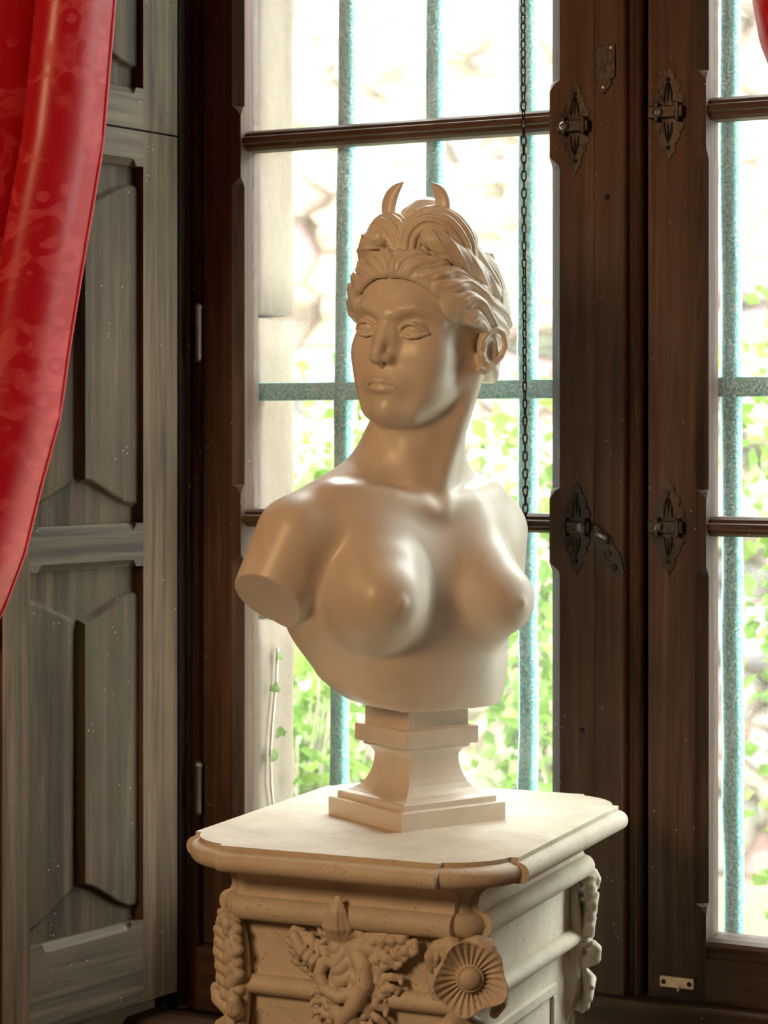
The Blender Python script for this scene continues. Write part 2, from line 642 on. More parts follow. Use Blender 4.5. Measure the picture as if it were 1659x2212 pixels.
def bottom_rail(x0, x1, parent):
    pr = [(ZB0, YF), (ZB1 - .028, YF), (ZB1 - .026, YF + .005), (ZB1 - .018, YF + .005), (ZB1 - .010, YF + .001), (ZB1 - .004, YF + .004), (ZB1, YF + .012), (ZB1, YB), (ZB0, YB)]
    return loft('bottom_rail', [[(x, y, z) for z, y in pr] for x in (x0, x1)], M['oak_x'], parent)


def fleuron_outline(sy=1.0):
    """half outline of a pierced-look bolt plate, (x, z) in metres"""
    half = [(0, .066), (.004, .060), (.0075, .058), (.008, .052), (.0055, .049), (.010, .046), (.015, .040), (.0155, .034), (.012, .031), (.017, .028),
            (.021, .022), (.021, .016), (.017, .013), (.021, .009), (.021, -.009), (.017, -.013), (.021, -.017), (.020, -.024), (.015, -.029), (.016, -.035),
            (.012, -.041), (.008, -.046), (.010, -.052), (.007, -.058), (.003, -.062), (0, -.070)]
    pts = [(x, z) for x, z in half] + [(-x, z) for x, z in reversed(half[1:-1])]
    return pts


def bolt(parent, x, z, flip=1, knob_left=True, wide=1.0):
    """small iron bolt on a cut-out backplate"""
    pts = fleuron_outline()
    n = len(pts)
    V = [(x + p[0] * wide, YF - .0025, z + p[1]) for p in pts] + [(x + p[0] * wide, YF + .001, z + p[1]) for p in pts]
    V.append((x, YF - .0042, z))
    Fc = [(i, (i + 1) % n, n + (i + 1) % n, n + i) for i in range(n)] + [(2 * n, (i + 1) % n, i) for i in range(n)]
    plate = mesh('bolt_plate', V, Fc, M['iron'], parent)
    bolt_o = box('bolt', x - .028, x + .024, YF - .013, YF - .005, z - .0085, z + .0085, M['iron'], plate, .0015)
    for dx in (-.014, .016):
        box('bolt_keeper', x + dx - .003, x + dx + .003, YF - .016, YF - .002, z - .013, z + .013, M['iron'], plate, .001)
    kx = x + (-.012 if knob_left else .012)
    rings = []
    for i in range(7):
        a = i / 6 * PI / 2
        rings.append([(kx + math.cos(2 * PI * k / 10) * .0075 * math.cos(a) , YF - .013 - .011 * math.sin(a), z + math.sin(2 * PI * k / 10) * .0075 * math.cos(a)) for k in range(10)])
    loft('bolt_knob', rings, M['iron_light'], plate, smooth=True)
    for dz in (.047, -.050):
        rr = [[(x + math.cos(2 * PI * k / 8) * r, YF - .0035 - d, z + dz + math.sin(2 * PI * k / 8) * r) for k in range(8)] for r, d in ((.0035, 0), (.003, .0015), (.001, .0022))]
        loft('rivet', rr, M['hole'], plate, smooth=True)
    # chased ribs on the plate
    for dx, z0, z1 in ((-.006, .014, .042), (.006, .014, .042), (0, .016, .05), (-.006, -.014, -.040), (.006, -.014, -.040), (0, -.016, -.045)):
        rg = tube_rings([(x + dx, YF - .003, z + z0), (x + dx * .8, YF - .0045, z + (z0 + z1) / 2), (x + dx * .3, YF - .003, z + z1)], [.0010, .0018, .0008], 6)
        loft('plate_rib', rg, M['iron'], plate, smooth=True)
    return plate


# left casement
wl = struct_empty('window_1')
wl['label'] = 'left casement of the tall oak window'
XL0, XL1, XR0, XR1 = -1.7895, -1.7215, -1.2010, -1.1290
stile('stile', XL0, XL1, wl, False, True)
stile('stile', XR0, XR1, wl, True, False)
for a, b in ZM:
    glazing_bar(XL1, XR0, a, b, wl)
bottom_rail(XL1, XR0, wl)
box('top_rail', XL1, XR0, YF, YB, 2.54, ZTOP, M['oak_x'], wl)
for a, b in ((ZB1, ZM[1][0]), (ZM[1][1], ZM[0][0]), (ZM[0][1], 2.54)):
    pane(XL1, XR0, a, b, wl)
# cover batten of the meeting stiles
pb = [(0, .006), (.06, 0), (.66, 0), (.70, .004), (.72, .014), (.80, .016), (.85, .010), (.92, .006), (.97, .010), (1.0, .018)]
moulded_post('cover_batten', -1.1290, -1.0570, ZB0, ZTOP, YF - .014, YB, pb, M['oak'], wl)
bolt(wl, -1.160, 1.951, knob_left=True)
bolt(wl, -1.158, 1.370, knob_left=False)
# keyhole plates on the batten
def small_plate(parent, pts, y, mat=None):
    n = len(pts)
    V = [(px, y - .003, pz) for px, pz in pts] + [(px, y + .001, pz) for px, pz in pts]
    Fc = [(i, (i + 1) % n, n + (i + 1) % n, n + i) for i in range(n)] + [tuple(range(n - 1, -1, -1))]
    return mesh('lock_plate', V, Fc, mat or M['iron'], parent, bevel=.0006)


cx, cz = -1.107, 2.032
pl = small_plate(wl, [(cx - .016, cz + .030), (cx + .014, cz + .032), (cx + .014, cz - .014), (cx + .008, cz - .02), (cx + .008, cz - .026), (cx - .004, cz - .040), (cx - .012, cz - .034), (cx - .013, cz - .018), (cx - .016, cz - .01)], YF - .014)
for dx, dz in ((.008, .026), (-.004, -.030)):
    loft('rivet', [[(cx + dx + math.cos(2 * PI * k / 8) * r, YF - .017 - d, cz + dz + math.sin(2 * PI * k / 8) * r) for k in range(8)] for r, d in ((.003, 0), (.002, .0016))], M['iron_light'], pl)
cx, cz = -1.104, 1.338
pts = []
for k in range(40):
    a = 2 * PI * k / 40
    r = .017 + .011 * abs(math.cos(a)) ** 3 + .002 * math.cos(6 * a)
    u, v = r * 1.45 * math.cos(a), r * .75 * math.sin(a)
    t = math.radians(-58)
    pts.append((cx + u * math.cos(t) - v * math.sin(t), cz + u * math.sin(t) + v * math.cos(t)))
pl = small_plate(wl, pts, YF - .014, M['iron'])
loft('turn_lever', tube_rings([(cx - .020, YF - .018, cz + .020), (cx - .012, YF - .026, cz + .024), (cx - .002, YF - .026, cz + .020), (cx, YF - .016, cz + .012)], [.003, .0042, .004, .004], 8), M['iron_light'], pl, smooth=True)
loft('keyhole_boss', [[(cx + math.cos(2 * PI * k / 10) * r, YF - .017 - d, cz - .004 + math.sin(2 * PI * k / 10) * r) for k in range(10)] for r, d in ((.006, 0), (.006, .002), (.003, .003))], M['iron'], pl)
loft('keyhole_boss', [[(cx + .010 + math.cos(2 * PI * k / 10) * r, YF - .017 - d, cz - .024 + math.sin(2 * PI * k / 10) * r) for k in range(10)] for r, d in ((.005, 0), (.004, .003))], M['hole'], pl)
# knots and nail holes
for hx, hz in ((-1.150, 1.075), (-1.106, 1.845)):
    loft('nail_head', [[(hx + math.cos(2 * PI * k / 8) * r, (YF if hx < -1.13 else YF - .014) - d, hz + math.sin(2 * PI * k / 8) * r) for k in range(8)] for r, d in ((.0045, 0), (.003, .0015))], M['hole'], wl)
# hinge pins at the jamb
for z0, z1 in ((1.619, 1.712), (0.905, 0.990)):
    rg = tube_rings([(-1.7915, 2.938, z0), (-1.7915, 2.938, z0 + .006), (-1.7915, 2.938, z1 - .01), (-1.7915, 2.938, z1 - .006), (-1.7915, 2.938, z1)], [.004, .0055, .0055, .0075, .0035], 10)
    loft('hinge_pin', rg, M['iron_light'], wl, smooth=True)

# right casement
wr = struct_empty('window_2')
wr['label'] = 'right casement of the tall oak window'
QL0, QL1, QR0, QR1 = -1.0490, -0.9630, -0.4680, -0.4005
stile('stile', QL0, QL1, wr, False, True)
stile('stile', QR0, QR1, wr, True, False)
box('rebate_strip', -1.0570, QL0, YF + .030, YB, ZB0, ZTOP, M['oak_black'], wr, 0)
for a, b in ZM:
    glazing_bar(QL1, QR0, a, b, wr)
bottom_rail(QL1, QR0, wr)
box('top_rail', QL1, QR0, YF, YB, 2.54, ZTOP, M['oak_x'], wr)
for a, b in ((ZB1, ZM[1][0]), (ZM[1][1], ZM[0][0]), (ZM[0][1], 2.54)):
    pane(QL1, QR0, a, b, wr)
bolt(wr, -1.018, 1.962, knob_left=True, wide=1.1)
bolt(wr, -1.018, 1.373, knob_left=True, wide=1.1)
# pale strike plate at the foot of the right casement
px0, pz0 = -1.005, 0.727
sp = box('strike_plate', px0 - .025, px0 + .025, YF - .006, YF + .001, pz0 - .0075, pz0 + .0075, M['brass'], wr, .001)
for dx in (-.019, .019):
    loft('screw_hole', [[(px0 + dx + math.cos(2 * PI * k / 10) * r, YF - .0062 - d, pz0 + math.sin(2 * PI * k / 10) * r) for k in range(10)] for r, d in ((.0036, 0), (.003, .0004))], M['hole'], sp)
loft('spring_catch', tube_rings([(px0 + .004, YF - .008, pz0 - .002), (px0 + .004, YF - .009, pz0 - .007), (px0 + .003, YF - .008, pz0 - .011)], [.001, .0024, .0018], 8), M['brass'], sp, smooth=True)

# ------------------------------------------------------------------ garden behind the window
gw = None


def garden_wall():
    nx, nz = 150, 90
    X = np.linspace(-6.5, 2.5, nx)
    Z = np.linspace(-0.1, 3.5, nz)
    xx, zz2 = np.meshgrid(X, Z, indexing='ij')
    rs = np.random.RandomState(3)
    P = np.stack([rs.uniform(-6.5, 2.5, 420), rs.uniform(-0.1, 5.2, 420)], 1)
    hgt = rs.uniform(-0.06, 0.10, 420)
    d = np.sqrt((xx[..., None] - P[:, 0]) ** 2 + ((zz2[..., None] - P[:, 1]) * 1.6) ** 2)
    i = np.argsort(d, axis=2)[..., :2]
    d1 = np.take_along_axis(d, i[..., :1], 2)[..., 0]
    d2 = np.take_along_axis(d, i[..., 1:2], 2)[..., 0]
    h = hgt[i[..., 0]] + np.clip((d2 - d1) / 0.08, 0, 1) * 0.07
    yy = 6.6 + 0.10 * (zz2) - h
    V = np.stack([xx, yy, zz2], -1).reshape(-1, 3)
    a = (np.arange(nx - 1)[:, None] * nz + np.arange(nz - 1)[None, :]).ravel()
    Q = np.stack([a, a + nz, a + nz + 1, a + 1], 1)
    return np_mesh('wall_garden', V, Q, M['rubble'], None, True)


tag(garden_wall(), 'sunlit pale rubble retaining wall across the garden', None, None, 'structure')
gnd = wall('floor_garden', [(-6.5, 2.5, 3.2, 6.9, -0.3, -0.1)], M['soil'], 'pale garden soil outside the window')
# ================================================================== THINGS
# ------------------------------------------------------------------ shutters
SH_ROT = math.atan2(-0.985, -0.170)
SH_LOC = (-1.807, 2.900, 0.0)
SX = (0.0, 0.078, 0.3185, 0.373)


def beam(name, lo, hi, a, b, axis, mat, parent, cl, ch, thick=0.028, C=0.011, stop=0.03):
    """straight shutter member from a to b along axis, width lo..hi, chamfers stopped short of the joints"""
    def ring(t, c):
        q0, q1 = (c if cl else 0.0001), (c if ch else 0.0001)
        pr = [(lo + q0, 0), (hi - q1, 0), (hi, -q1), (hi, -thick), (lo, -thick), (lo, -q0)]
        return [((t, y, p) if axis == 'x' else (p, y, t)) for p, y in pr]
    if not (cl or ch):
        R = [ring(a, 0.0001), ring(b, 0.0001)]
    else:
        R = [ring(a, .0001), ring(a + stop - .004, .0001), ring(a + stop, C * .8), ring(a + stop + .004, C), ring(b - stop - .004, C), ring(b - stop, C * .8), ring(b - stop + .004, .0001), ring(b, .0001)]
    if axis == 'x':
        R = [list(reversed(r)) for r in R]
    return loft(name, R, mat, parent)


def linen_panel(parent, z0, z1, ztc, zto, zbc, zbo):
    x0, x1, xc = SX[1] - .004, SX[2] + .004, 0.204
    nx, nz = 110, max(60, int((z1 - z0) / 0.003))
    X = np.linspace(x0, x1, nx)
    Z = np.linspace(z0, z1, nz)
    xx, zz2 = np.meshgrid(X, Z, indexing='ij')
    u = np.clip(np.abs(xx - xc) / 0.108, 0, 1)
    og = u * u * (3 - 2 * u)
    og = 0.6 * og + 0.4 * u
    top = ztc + (zto - ztc) * og
    bot = zbc + (zbo - zbc) * og
    ss = lambda t: np.clip(t, 0, 1) ** 2 * (3 - 2 * np.clip(t, 0, 1))
    inside = ss((top - zz2) / 0.005 + .5) * ss((zz2 - bot) / 0.005 + .5)
    right = xx < xc
    # right lobe rises to a crisp edge at the middle, left lobe starts from a groove
    lob = np.where(right, 0.0035 + 0.0075 * (1 - u) ** 1.2, -0.004 + 0.010 * ss(u / 0.38) - 0.004 * u)
    edge = ss((xx - xc) / 0.004 + 0.5)
    lob = lob * 1.0
    h = -0.0165 + inside * (0.004 + lob)
    mid = np.exp(-((xx - xc) / 0.0025) ** 2) * 0.004 * inside
    h -= mid * (~right)
    h += (np.random.rand(nx, nz) - .5) * 0.0003
    V = np.stack([xx, h, zz2], -1).reshape(-1, 3)
    a = (np.arange(nx - 1)[:, None] * nz + np.arange(nz - 1)[None, :]).ravel()
    Q = np.stack([a, a + 1, a + nz + 1, a + nz], 1)
    return np_mesh('carved_panel', V, Q, M['shut_p'], parent, True)


s1 = thing('window_shutter', 'grey weathered oak shutter with two carved panels, below the horizontal seam', 'shutter', SH_LOC, SH_ROT)
beam('stile', SX[0], SX[1], 0.634, 1.969, 'z', M['shut'], s1, False, False)
beam('stile', SX[2], SX[3], 0.634, 1.969, 'z', M['shut'], s1, False, False)
beam('rail', 0.634, 0.760, SX[1], SX[2], 'x', M['shut_x'], s1, False, True)
beam('rail', 1.303, 1.369, SX[1], SX[2], 'x', M['shut_x'], s1, True, True, stop=.020)
beam('rail', 1.915, 1.969, SX[1], SX[2], 'x', M['shut_x'], s1, True, False, stop=.020)
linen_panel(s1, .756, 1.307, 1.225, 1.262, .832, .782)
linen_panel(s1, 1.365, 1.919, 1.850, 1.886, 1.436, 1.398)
boxes('back_board', [(SX[0], SX[3], -.032, -.028, .634, 1.969)], M['shut'], s1)
s2 = thing('window_shutter', 'lighter brown oak shutter above the seam, partly behind the red curtain', 'shutter', SH_LOC, SH_ROT)
beam('stile', SX[0], SX[1], 1.972, 2.66, 'z', M['shut'], s2, False, False)
beam('stile', SX[2], SX[3], 1.972, 2.66, 'z', M['shut'], s2, False, False)
beam('rail', 1.972, 2.035, SX[1], SX[2], 'x', M['shut_x'], s2, False, True, stop=.02)
beam('rail', 2.60, 2.66, SX[1], SX[2], 'x', M['shut_x'], s2, False, False)
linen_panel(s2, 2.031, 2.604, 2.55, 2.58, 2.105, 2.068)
boxes('back_board', [(SX[0], SX[3], -.032, -.028, 1.972, 2.66)], M['shut'], s2)

# ------------------------------------------------------------------ curtains
def curtain(name, label, zs, xs, folds, width, y0, side, amp):
    """zs/xs: inner edge; fabric runs from that edge away from the window (side -1: to the left)"""
    t = thing(name, label, 'curtain', (xs[0] + side * .25, y0, 0))
    ox, oy = t.location.x, t.location.y
    nz, nu = 150, 260
    Z = np.linspace(max(zs), 0.95, nz)
    o = np.argsort(zs)
    xe = np.interp(Z, np.array(zs)[o], np.array(xs)[o]) + (-0.027 if side < 0 else -0.012)
    U = np.linspace(0, 1, nu)
    zz2, uu = np.meshgrid(Z, U, indexing='ij')
    xe = np.repeat(xe[:, None], nu, 1)
    wid = width * (0.80 + 0.20 * np.clip((zz2 - 1.1) / 1.2, 0, 1))
    ph = uu * folds
    warp = 0.05 * np.sin(zz2 * 2.1 + uu * 5)
    xw = xe + side * wid * (ph - 0.15 * np.sin(2 * PI * ph)) / folds
    wave = np.abs(np.sin(PI * (ph + warp * np.clip(uu * 4, 0, 1)))) ** 1.0
    yy = y0 - amp * wave * (1 - 0.15 * np.sin(ph * 2.3)) + 0.008 * np.sin(ph * 9 + zz2 * 3) * 0.6
    # soft secondary ripple so the folds are not mechanical
    yy += 0.006 * np.sin(zz2 * 5 + ph * 4.0)
    # returned hem at the lit edge
    V = np.stack([xw - ox, yy - oy, zz2], -1).reshape(-1, 3)
    a = (np.arange(nz - 1)[:, None] * nu + np.arange(nu - 1)[None, :]).ravel()
    Q = np.stack([a, a + 1, a + nu + 1, a + nu], 1)
    if side < 0:
        Q = Q[:, ::-1]
    ob = np_mesh('curtain_fabric', V, Q, M['curtain'], t, True)
    me = ob.data
    uvl = me.uv_layers.new(name='uv')
    uvv = np.stack([uu * folds * 0.16, zz2], -1).reshape(-1, 2)
    li = np.empty(len(me.loops), dtype=np.int32)
    me.loops.foreach_get('vertex_index', li)
    uvl.data.foreach_set('uv', uvv[li].astype(np.float32).ravel())
    so = ob.modifiers.new('solid', 'SOLIDIFY')
    so.thickness = 0.0025
    # bound hem
    hem = [tuple(V[i * nu]) for i in range(0, nz, 3)]
    loft('hem', tube_rings(hem, .0045, 8), M['curtain'], t, smooth=True)
    return t


curtain('curtain', 'crimson damask curtain drawn back in front of the left shutter',
        [2.75, 2.0872, 1.902, 1.7163, 1.6226, 1.5284, 1.4335, 1.3379, 1.2669, 1.0, 0.95],
        [-1.60, -1.6308, -1.6509, -1.6906, -1.7095, -1.7247, -1.7553, -1.7823, -1.8135, -1.97, -2.0], 5, 0.50, 2.50, -1, 0.098)
curtain('curtain', 'brownish red curtain edge in the top right corner beside the right casement',
        [2.75, 2.0067, 1.9577, 1.5, 0.95], [-0.80, -0.7341, -0.7253, -0.55, -0.25], 5, 0.50, 2.50, 1, 0.098)

# ------------------------------------------------------------------ hanging chain
ch = thing('hanging_chain', 'thin dark metal chain hanging in front of the left casement', 'chain', (-1.233, 2.936, 1.362))


def link_ring(L, W, r, n=16, k=6):
    path = []
    for i in range(n):
        a = 2 * PI * i / n
        path.append((W * math.cos(a) * (1.0 if math.sin(a) > 0 else 0.82), 0, L * (math.copysign(abs(math.sin(a)) ** 0.8, math.sin(a)))))
    V, Fc = [], []
    for i in range(n):
        p = Vector(path[i])
        t = (Vector(path[(i + 1) % n]) - Vector(path[i - 1])).normalized()
        s = Vector((0, 1, 0))
        q = t.cross(s)
        for j in range(k):
            b = 2 * PI * j / k
            V.append(tuple(p + s * (r * math.cos(b)) + q * (r * math.sin(b))))
    for i in range(n):
        for j in range(k):
            Fc.append((i * k + j, i * k + (j + 1) % k, ((i + 1) % n) * k + (j + 1) % k, ((i + 1) % n) * k + j))
    return V, Fc


V, Fc = link_ring(0.0082, 0.0038, 0.00125)
lk = mesh('link', V, Fc, M['iron'], ch, smooth=True)
pitch = 0.0128
nl = int((2.60 - 1.362) / pitch)
for i in range(nl):
    o = lk if i == 0 else lk.copy()
    if i:
        COL.objects.link(o)
        o.parent = ch
    tw = 0.35 + 0.9 * math.sin(i * 0.07) + (1.25 if i % 2 else 0)
    o.location = (-0.0060 * i / nl, 0, 0.008 + i * pitch)
    o.rotation_euler = (0, 0, tw)

# ------------------------------------------------------------------ iron grille outside
gr = thing('window_grille', 'turquoise painted iron bars outside the window panes', 'grille', (-1.095, 3.036, 0.55))


def bar_mesh(name, path, r, n=10):
    return loft(name, tube_rings(path, r, n), M['bar'], gr, smooth=True)


for bx, lean in ((-1.5855, .0142), (-1.4267, .004), (-1.2708, .0), (-1.112, 0), (-0.9527, -.004), (-0.795, 0), (-0.64, 0), (-.49, 0)):
    pts = []
    for i in range(28):
        z = i / 27 * 2.25
        pts.append((bx + 1.095 + lean * (z - 0.9) + random.uniform(-.0012, .0012), random.uniform(-.001, .001), z))
    bar_mesh('upright_bar', pts, [0.0156 + random.uniform(-.0008, .0008) for _ in pts])
for zc in (1.573 - .55, 0.62 - .55, 2.45 - .55):
    loft('cross_bar', [[(x, -.012, zc - .0143), (x, .012, zc - .0143), (x, .012, zc + .0143), (x, -.012, zc + .0143)] for x in (-.655, -.4, 0, .35, .655)], M['bar'], gr, bevel=.002)

# ------------------------------------------------------------------ signed distance sculpting kit (millimetres)
class Field:
    def __init__(s, lo, hi, h):
        s.ax = [np.arange(lo[i], hi[i] + h, h, dtype=np.float32) for i in range(3)]
        s.h = h
        s.d = np.full([len(a) for a in s.ax], 60.0, dtype=np.float32)

    def win(s, lo, hi):
        sl = []
        for a, l, u in zip(s.ax, lo, hi):
            i0 = int(np.searchsorted(a, l))
            i1 = int(np.searchsorted(a, u))
            if i1 <= i0:
                return None, None
            sl.append(slice(i0, i1))
        x = s.ax[0][sl[0]][:, None, None]
        y = s.ax[1][sl[1]][None, :, None]
        z = s.ax[2][sl[2]][None, None, :]
        return tuple(sl), (x, y, z)

    def union(s, sl, b, k):
        a = s.d[sl]
        if k <= 0:
            s.d[sl] = np.minimum(a, b)
        else:
            h = np.clip(k - np.abs(a - b), 0, None) / k
            s.d[sl] = np.minimum(a, b) - h * h * (k * .25)

    def cut(s, sl, b, k):
        a = s.d[sl]
        b = -b
        if k <= 0:
            s.d[sl] = np.maximum(a, b)
        else:
            h = np.clip(k - np.abs(a - b), 0, None) / k
            s.d[sl] = np.maximum(a, b) + h * h * (k * .25)

    def ell(s, c, r, k=6.0, R=None, op='u'):
        m = max(r) + k + 3 * s.h + (12 if op == 'u' else 0)
        sl, P = s.win([q - m for q in c], [q + m for q in c])
        if sl is None:
            return
        x, y, z = P[0] - c[0], P[1] - c[1], P[2] - c[2]
        if R is not None:
            x, y, z = (R[0][0] * x + R[1][0] * y + R[2][0] * z, R[0][1] * x + R[1][1] * y + R[2][1] * z, R[0][2] * x + R[1][2] * y + R[2][2] * z)
        k0 = np.sqrt((x / r[0]) ** 2 + (y / r[1]) ** 2 + (z / r[2]) ** 2)
        k1 = np.sqrt((x / r[0] ** 2) ** 2 + (y / r[1] ** 2) ** 2 + (z / r[2] ** 2) ** 2)
        b = k0 * (k0 - 1) / np.maximum(k1, 1e-6)
        b = np.maximum(b, -min(r)).astype(np.float32)
        (s.union if op == 'u' else s.cut)(sl, b, k)

    def cap(s, a, b, ra, rb, k=4.0, op='u', sq=None):
        m = max(ra, rb) + k + 3 * s.h + (8 if op == 'u' else 0)
        lo = [min(p, q) - m for p, q in zip(a, b)]
        hi = [max(p, q) + m for p, q in zip(a, b)]
        sl, P = s.win(lo, hi)
        if sl is None:
            return
        ba = [q - p for p, q in zip(a, b)]
        L2 = sum(q * q for q in ba) + 1e-9
        x, y, z = P[0] - a[0], P[1] - a[1], P[2] - a[2]
        t = np.clip((x * ba[0] + y * ba[1] + z * ba[2]) / L2, 0, 1)
        dx, dy, dz = x - ba[0] * t, y - ba[1] * t, z - ba[2] * t
        e = (np.sqrt(dx * dx + dy * dy + dz * dz) - (ra + (rb - ra) * t)).astype(np.float32)
        (s.union if op == 'u' else s.cut)(sl, e, k)

    def chain(s, pts, rad, k=4.0, op='u', kin=None):
        """chain of capsules: joined with itself first (hard), then blended into the field"""
        if not hasattr(rad, '__len__'):
            rad = [rad] * len(pts)
        if len(pts) > 7:
            i = 0
            while i < len(pts) - 1:
                s.chain(pts[i:i + 6], rad[i:i + 6], k, op)
                i += 5
            return
        m = max(rad) + k + 3 * s.h + (8 if op == 'u' else 0)
        lo = [min(p[i] for p in pts) - m for i in range(3)]
        hi = [max(p[i] for p in pts) + m for i in range(3)]
        sl, P = s.win(lo, hi)
        if sl is None:
            return
        best = None
        for (a, b, ra, rb) in zip(pts[:-1], pts[1:], rad[:-1], rad[1:]):
            ba = [q - p for p, q in zip(a, b)]
            L2 = sum(q * q for q in ba) + 1e-9
            x, y, z = P[0] - a[0], P[1] - a[1], P[2] - a[2]
            t = np.clip((x * ba[0] + y * ba[1] + z * ba[2]) / L2, 0, 1)
            dx, dy, dz = x - ba[0] * t, y - ba[1] * t, z - ba[2] * t
            e = np.sqrt(dx * dx + dy * dy + dz * dz) - (ra + (rb - ra) * t)
            best = e if best is None else np.minimum(best, e)
        (s.union if op == 'u' else s.cut)(sl, best.astype(np.float32), k)

    def nets(s, keep=None):
        d = s.d
        X, Y, Z = s.ax
        ins = d < 0
        nx, ny, nz = d.shape
        cs = np.zeros((nx - 1, ny - 1, nz - 1), dtype=np.int8)
        for i in (0, 1):
            for j in (0, 1):
                for k in (0, 1):
                    cs += ins[i:nx - 1 + i, j:ny - 1 + j, k:nz - 1 + k]
        act = (cs > 0) & (cs < 8)
        I, J, K = np.nonzero(act)
        idx = np.full(act.shape, -1, dtype=np.int32)
        idx[I, J, K] = np.arange(len(I), dtype=np.int32)
        acc = np.zeros((len(I), 3), dtype=np.float64)
        cnt = np.zeros(len(I))
        cor = [(i, j, k) for i in (0, 1) for j in (0, 1) for k in (0, 1)]
        val = {c: d[I + c[0], J + c[1], K + c[2]].astype(np.float64) for c in cor}
        for c in cor:
            for ax in range(3):
                if c[ax] == 0:
                    e = list(c)
                    e[ax] = 1
                    e = tuple(e)
                    a, b = val[c], val[e]
                    m = (a < 0) != (b < 0)
                    t = np.where(m, a / np.where(m, a - b, 1), 0)
                    for q in range(3):
                        pos = c[q] + (t if q == ax else 0)
                        acc[:, q] += np.where(m, pos, 0)
                    cnt += m
        acc /= cnt[:, None]
        V = np.stack([X[I] + acc[:, 0] * s.h, Y[J] + acc[:, 1] * s.h, Z[K] + acc[:, 2] * s.h], 1)
        quads = []
        for ax in range(3):
            o1, o2 = (ax + 1) % 3, (ax + 2) % 3
            a = [slice(None)] * 3
            b = [slice(None)] * 3
            a[ax] = slice(0, -1)
            b[ax] = slice(1, None)
            for o in (o1, o2):
                a[o] = slice(1, -1)
                b[o] = slice(1, -1)
            A, B = ins[tuple(a)], ins[tuple(b)]
            ch_ = A != B
            p = list(np.nonzero(ch_))
            flip = A[ch_]
            p[o1] = p[o1] + 1
            p[o2] = p[o2] + 1

            def cell(u, v):
                q = list(p)
                q[o1] = p[o1] - u
                q[o2] = p[o2] - v
                return idx[q[0], q[1], q[2]]
            c00, c10, c11, c01 = cell(1, 1), cell(0, 1), cell(0, 0), cell(1, 0)
            q = np.stack([c00, c10, c11, c01], 1)
            q[~flip] = q[~flip][:, ::-1]
            quads.append(q)
        Q = np.concatenate(quads)
        Q = Q[(Q >= 0).all(1)]
        if keep is not None:
            ok = keep(V)
            Q = Q[ok[Q].all(1)]
            used = np.unique(Q)
            mp = np.full(len(V), -1, dtype=np.int64)
            mp[used] = np.arange(len(used))
            V, Q = V[used], mp[Q]
        return V, Q


def rot(ax, deg):
    return [list(r) for r in Matrix.Rotation(math.radians(deg), 3, ax)]
# ------------------------------------------------------------------ pedestal
PED_LOC = (-1.225, 2.545, 0.0)
PED_RZ = math.radians(3.0)
ped = thing('carved_pedestal', 'cream carved stone pedestal with moulded top carrying the marble bust', 'pedestal', PED_LOC, PED_RZ)
HX, HYY, KC, NN = 0.215, 0.268, 0.072, 0.009


def plan(d):
    pts = []
    r0 = KC - NN
    r = max(r0 + d, 0.010)
    for (sx, sy, order) in ((1, -1, 0), (1, 1, 1), (-1, 1, 0), (-1, -1, 1)):
        seg = []
        cxp, cyp = HX - KC, HYY - KC
        hx, hy = HX + d, HYY + d
        # from the front/back side (order 0) towards the left/right side
        nn = NN if d > -0.04 else NN * .6
        seg.append((cxp, hy))
        arc = [(cxp + r * math.cos(a), cyp + r * math.sin(a)) for a in [PI / 2 - i * PI / 2 / 6 for i in range(7)]]
        ch0, ch1 = arc[0], arc[-1]
        seg.append((cxp + .001, min(hy - .0005, cyp + r + (0 if d > -.05 else 0))))
        for i, (ax_, ay_) in enumerate(arc):
            t = i / 6
            lx, ly = ch0[0] + (ch1[0] - ch0[0]) * t, ch0[1] + (ch1[1] - ch0[1]) * t
            seg.append((lx * .30 + ax_ * .70, ly * .30 + ay_ * .70))
        seg.append((min(hx - .0005, cxp + r), cyp + .001))
        seg.append((hx, cyp))
        seg = [(sx * x, sy * y) for x, y in seg]
        if order == 1:
            seg = seg[::-1]
        pts += seg
    return pts


def sweep(name, prof, cap_top=False, cap_bot=False, parent=ped, mat=None):
    rings = [[(x, y, z) for x, y in plan(d)] for d, z in prof]
    n = len(rings[0])
    V = [v for r in rings for v in r]
    Fc = []
    for i in range(len(rings) - 1):
        for j in range(n):
            a, b = i * n + j, i * n + (j + 1) % n
            Fc.append((a, a + n, b + n, b))
    if cap_top:
        Fc.append(tuple(range(n)))
    if cap_bot:
        Fc.append(tuple(range((len(rings) - 1) * n, len(rings) * n))[::-1])
    o = mesh(name, V, Fc, mat or M['stone'], parent, smooth=True)
    m = o.modifiers.new('edge', 'EDGE_SPLIT')
    m.split_angle = math.radians(38)
    return o


def arc_pts(c, r, a0, a1, n=7, sx=1.0):
    return [(c[0] + r * sx * math.cos(math.radians(a0 + (a1 - a0) * i / (n - 1))), c[1] + r * math.sin(math.radians(a0 + (a1 - a0) * i / (n - 1)))) for i in range(n)]


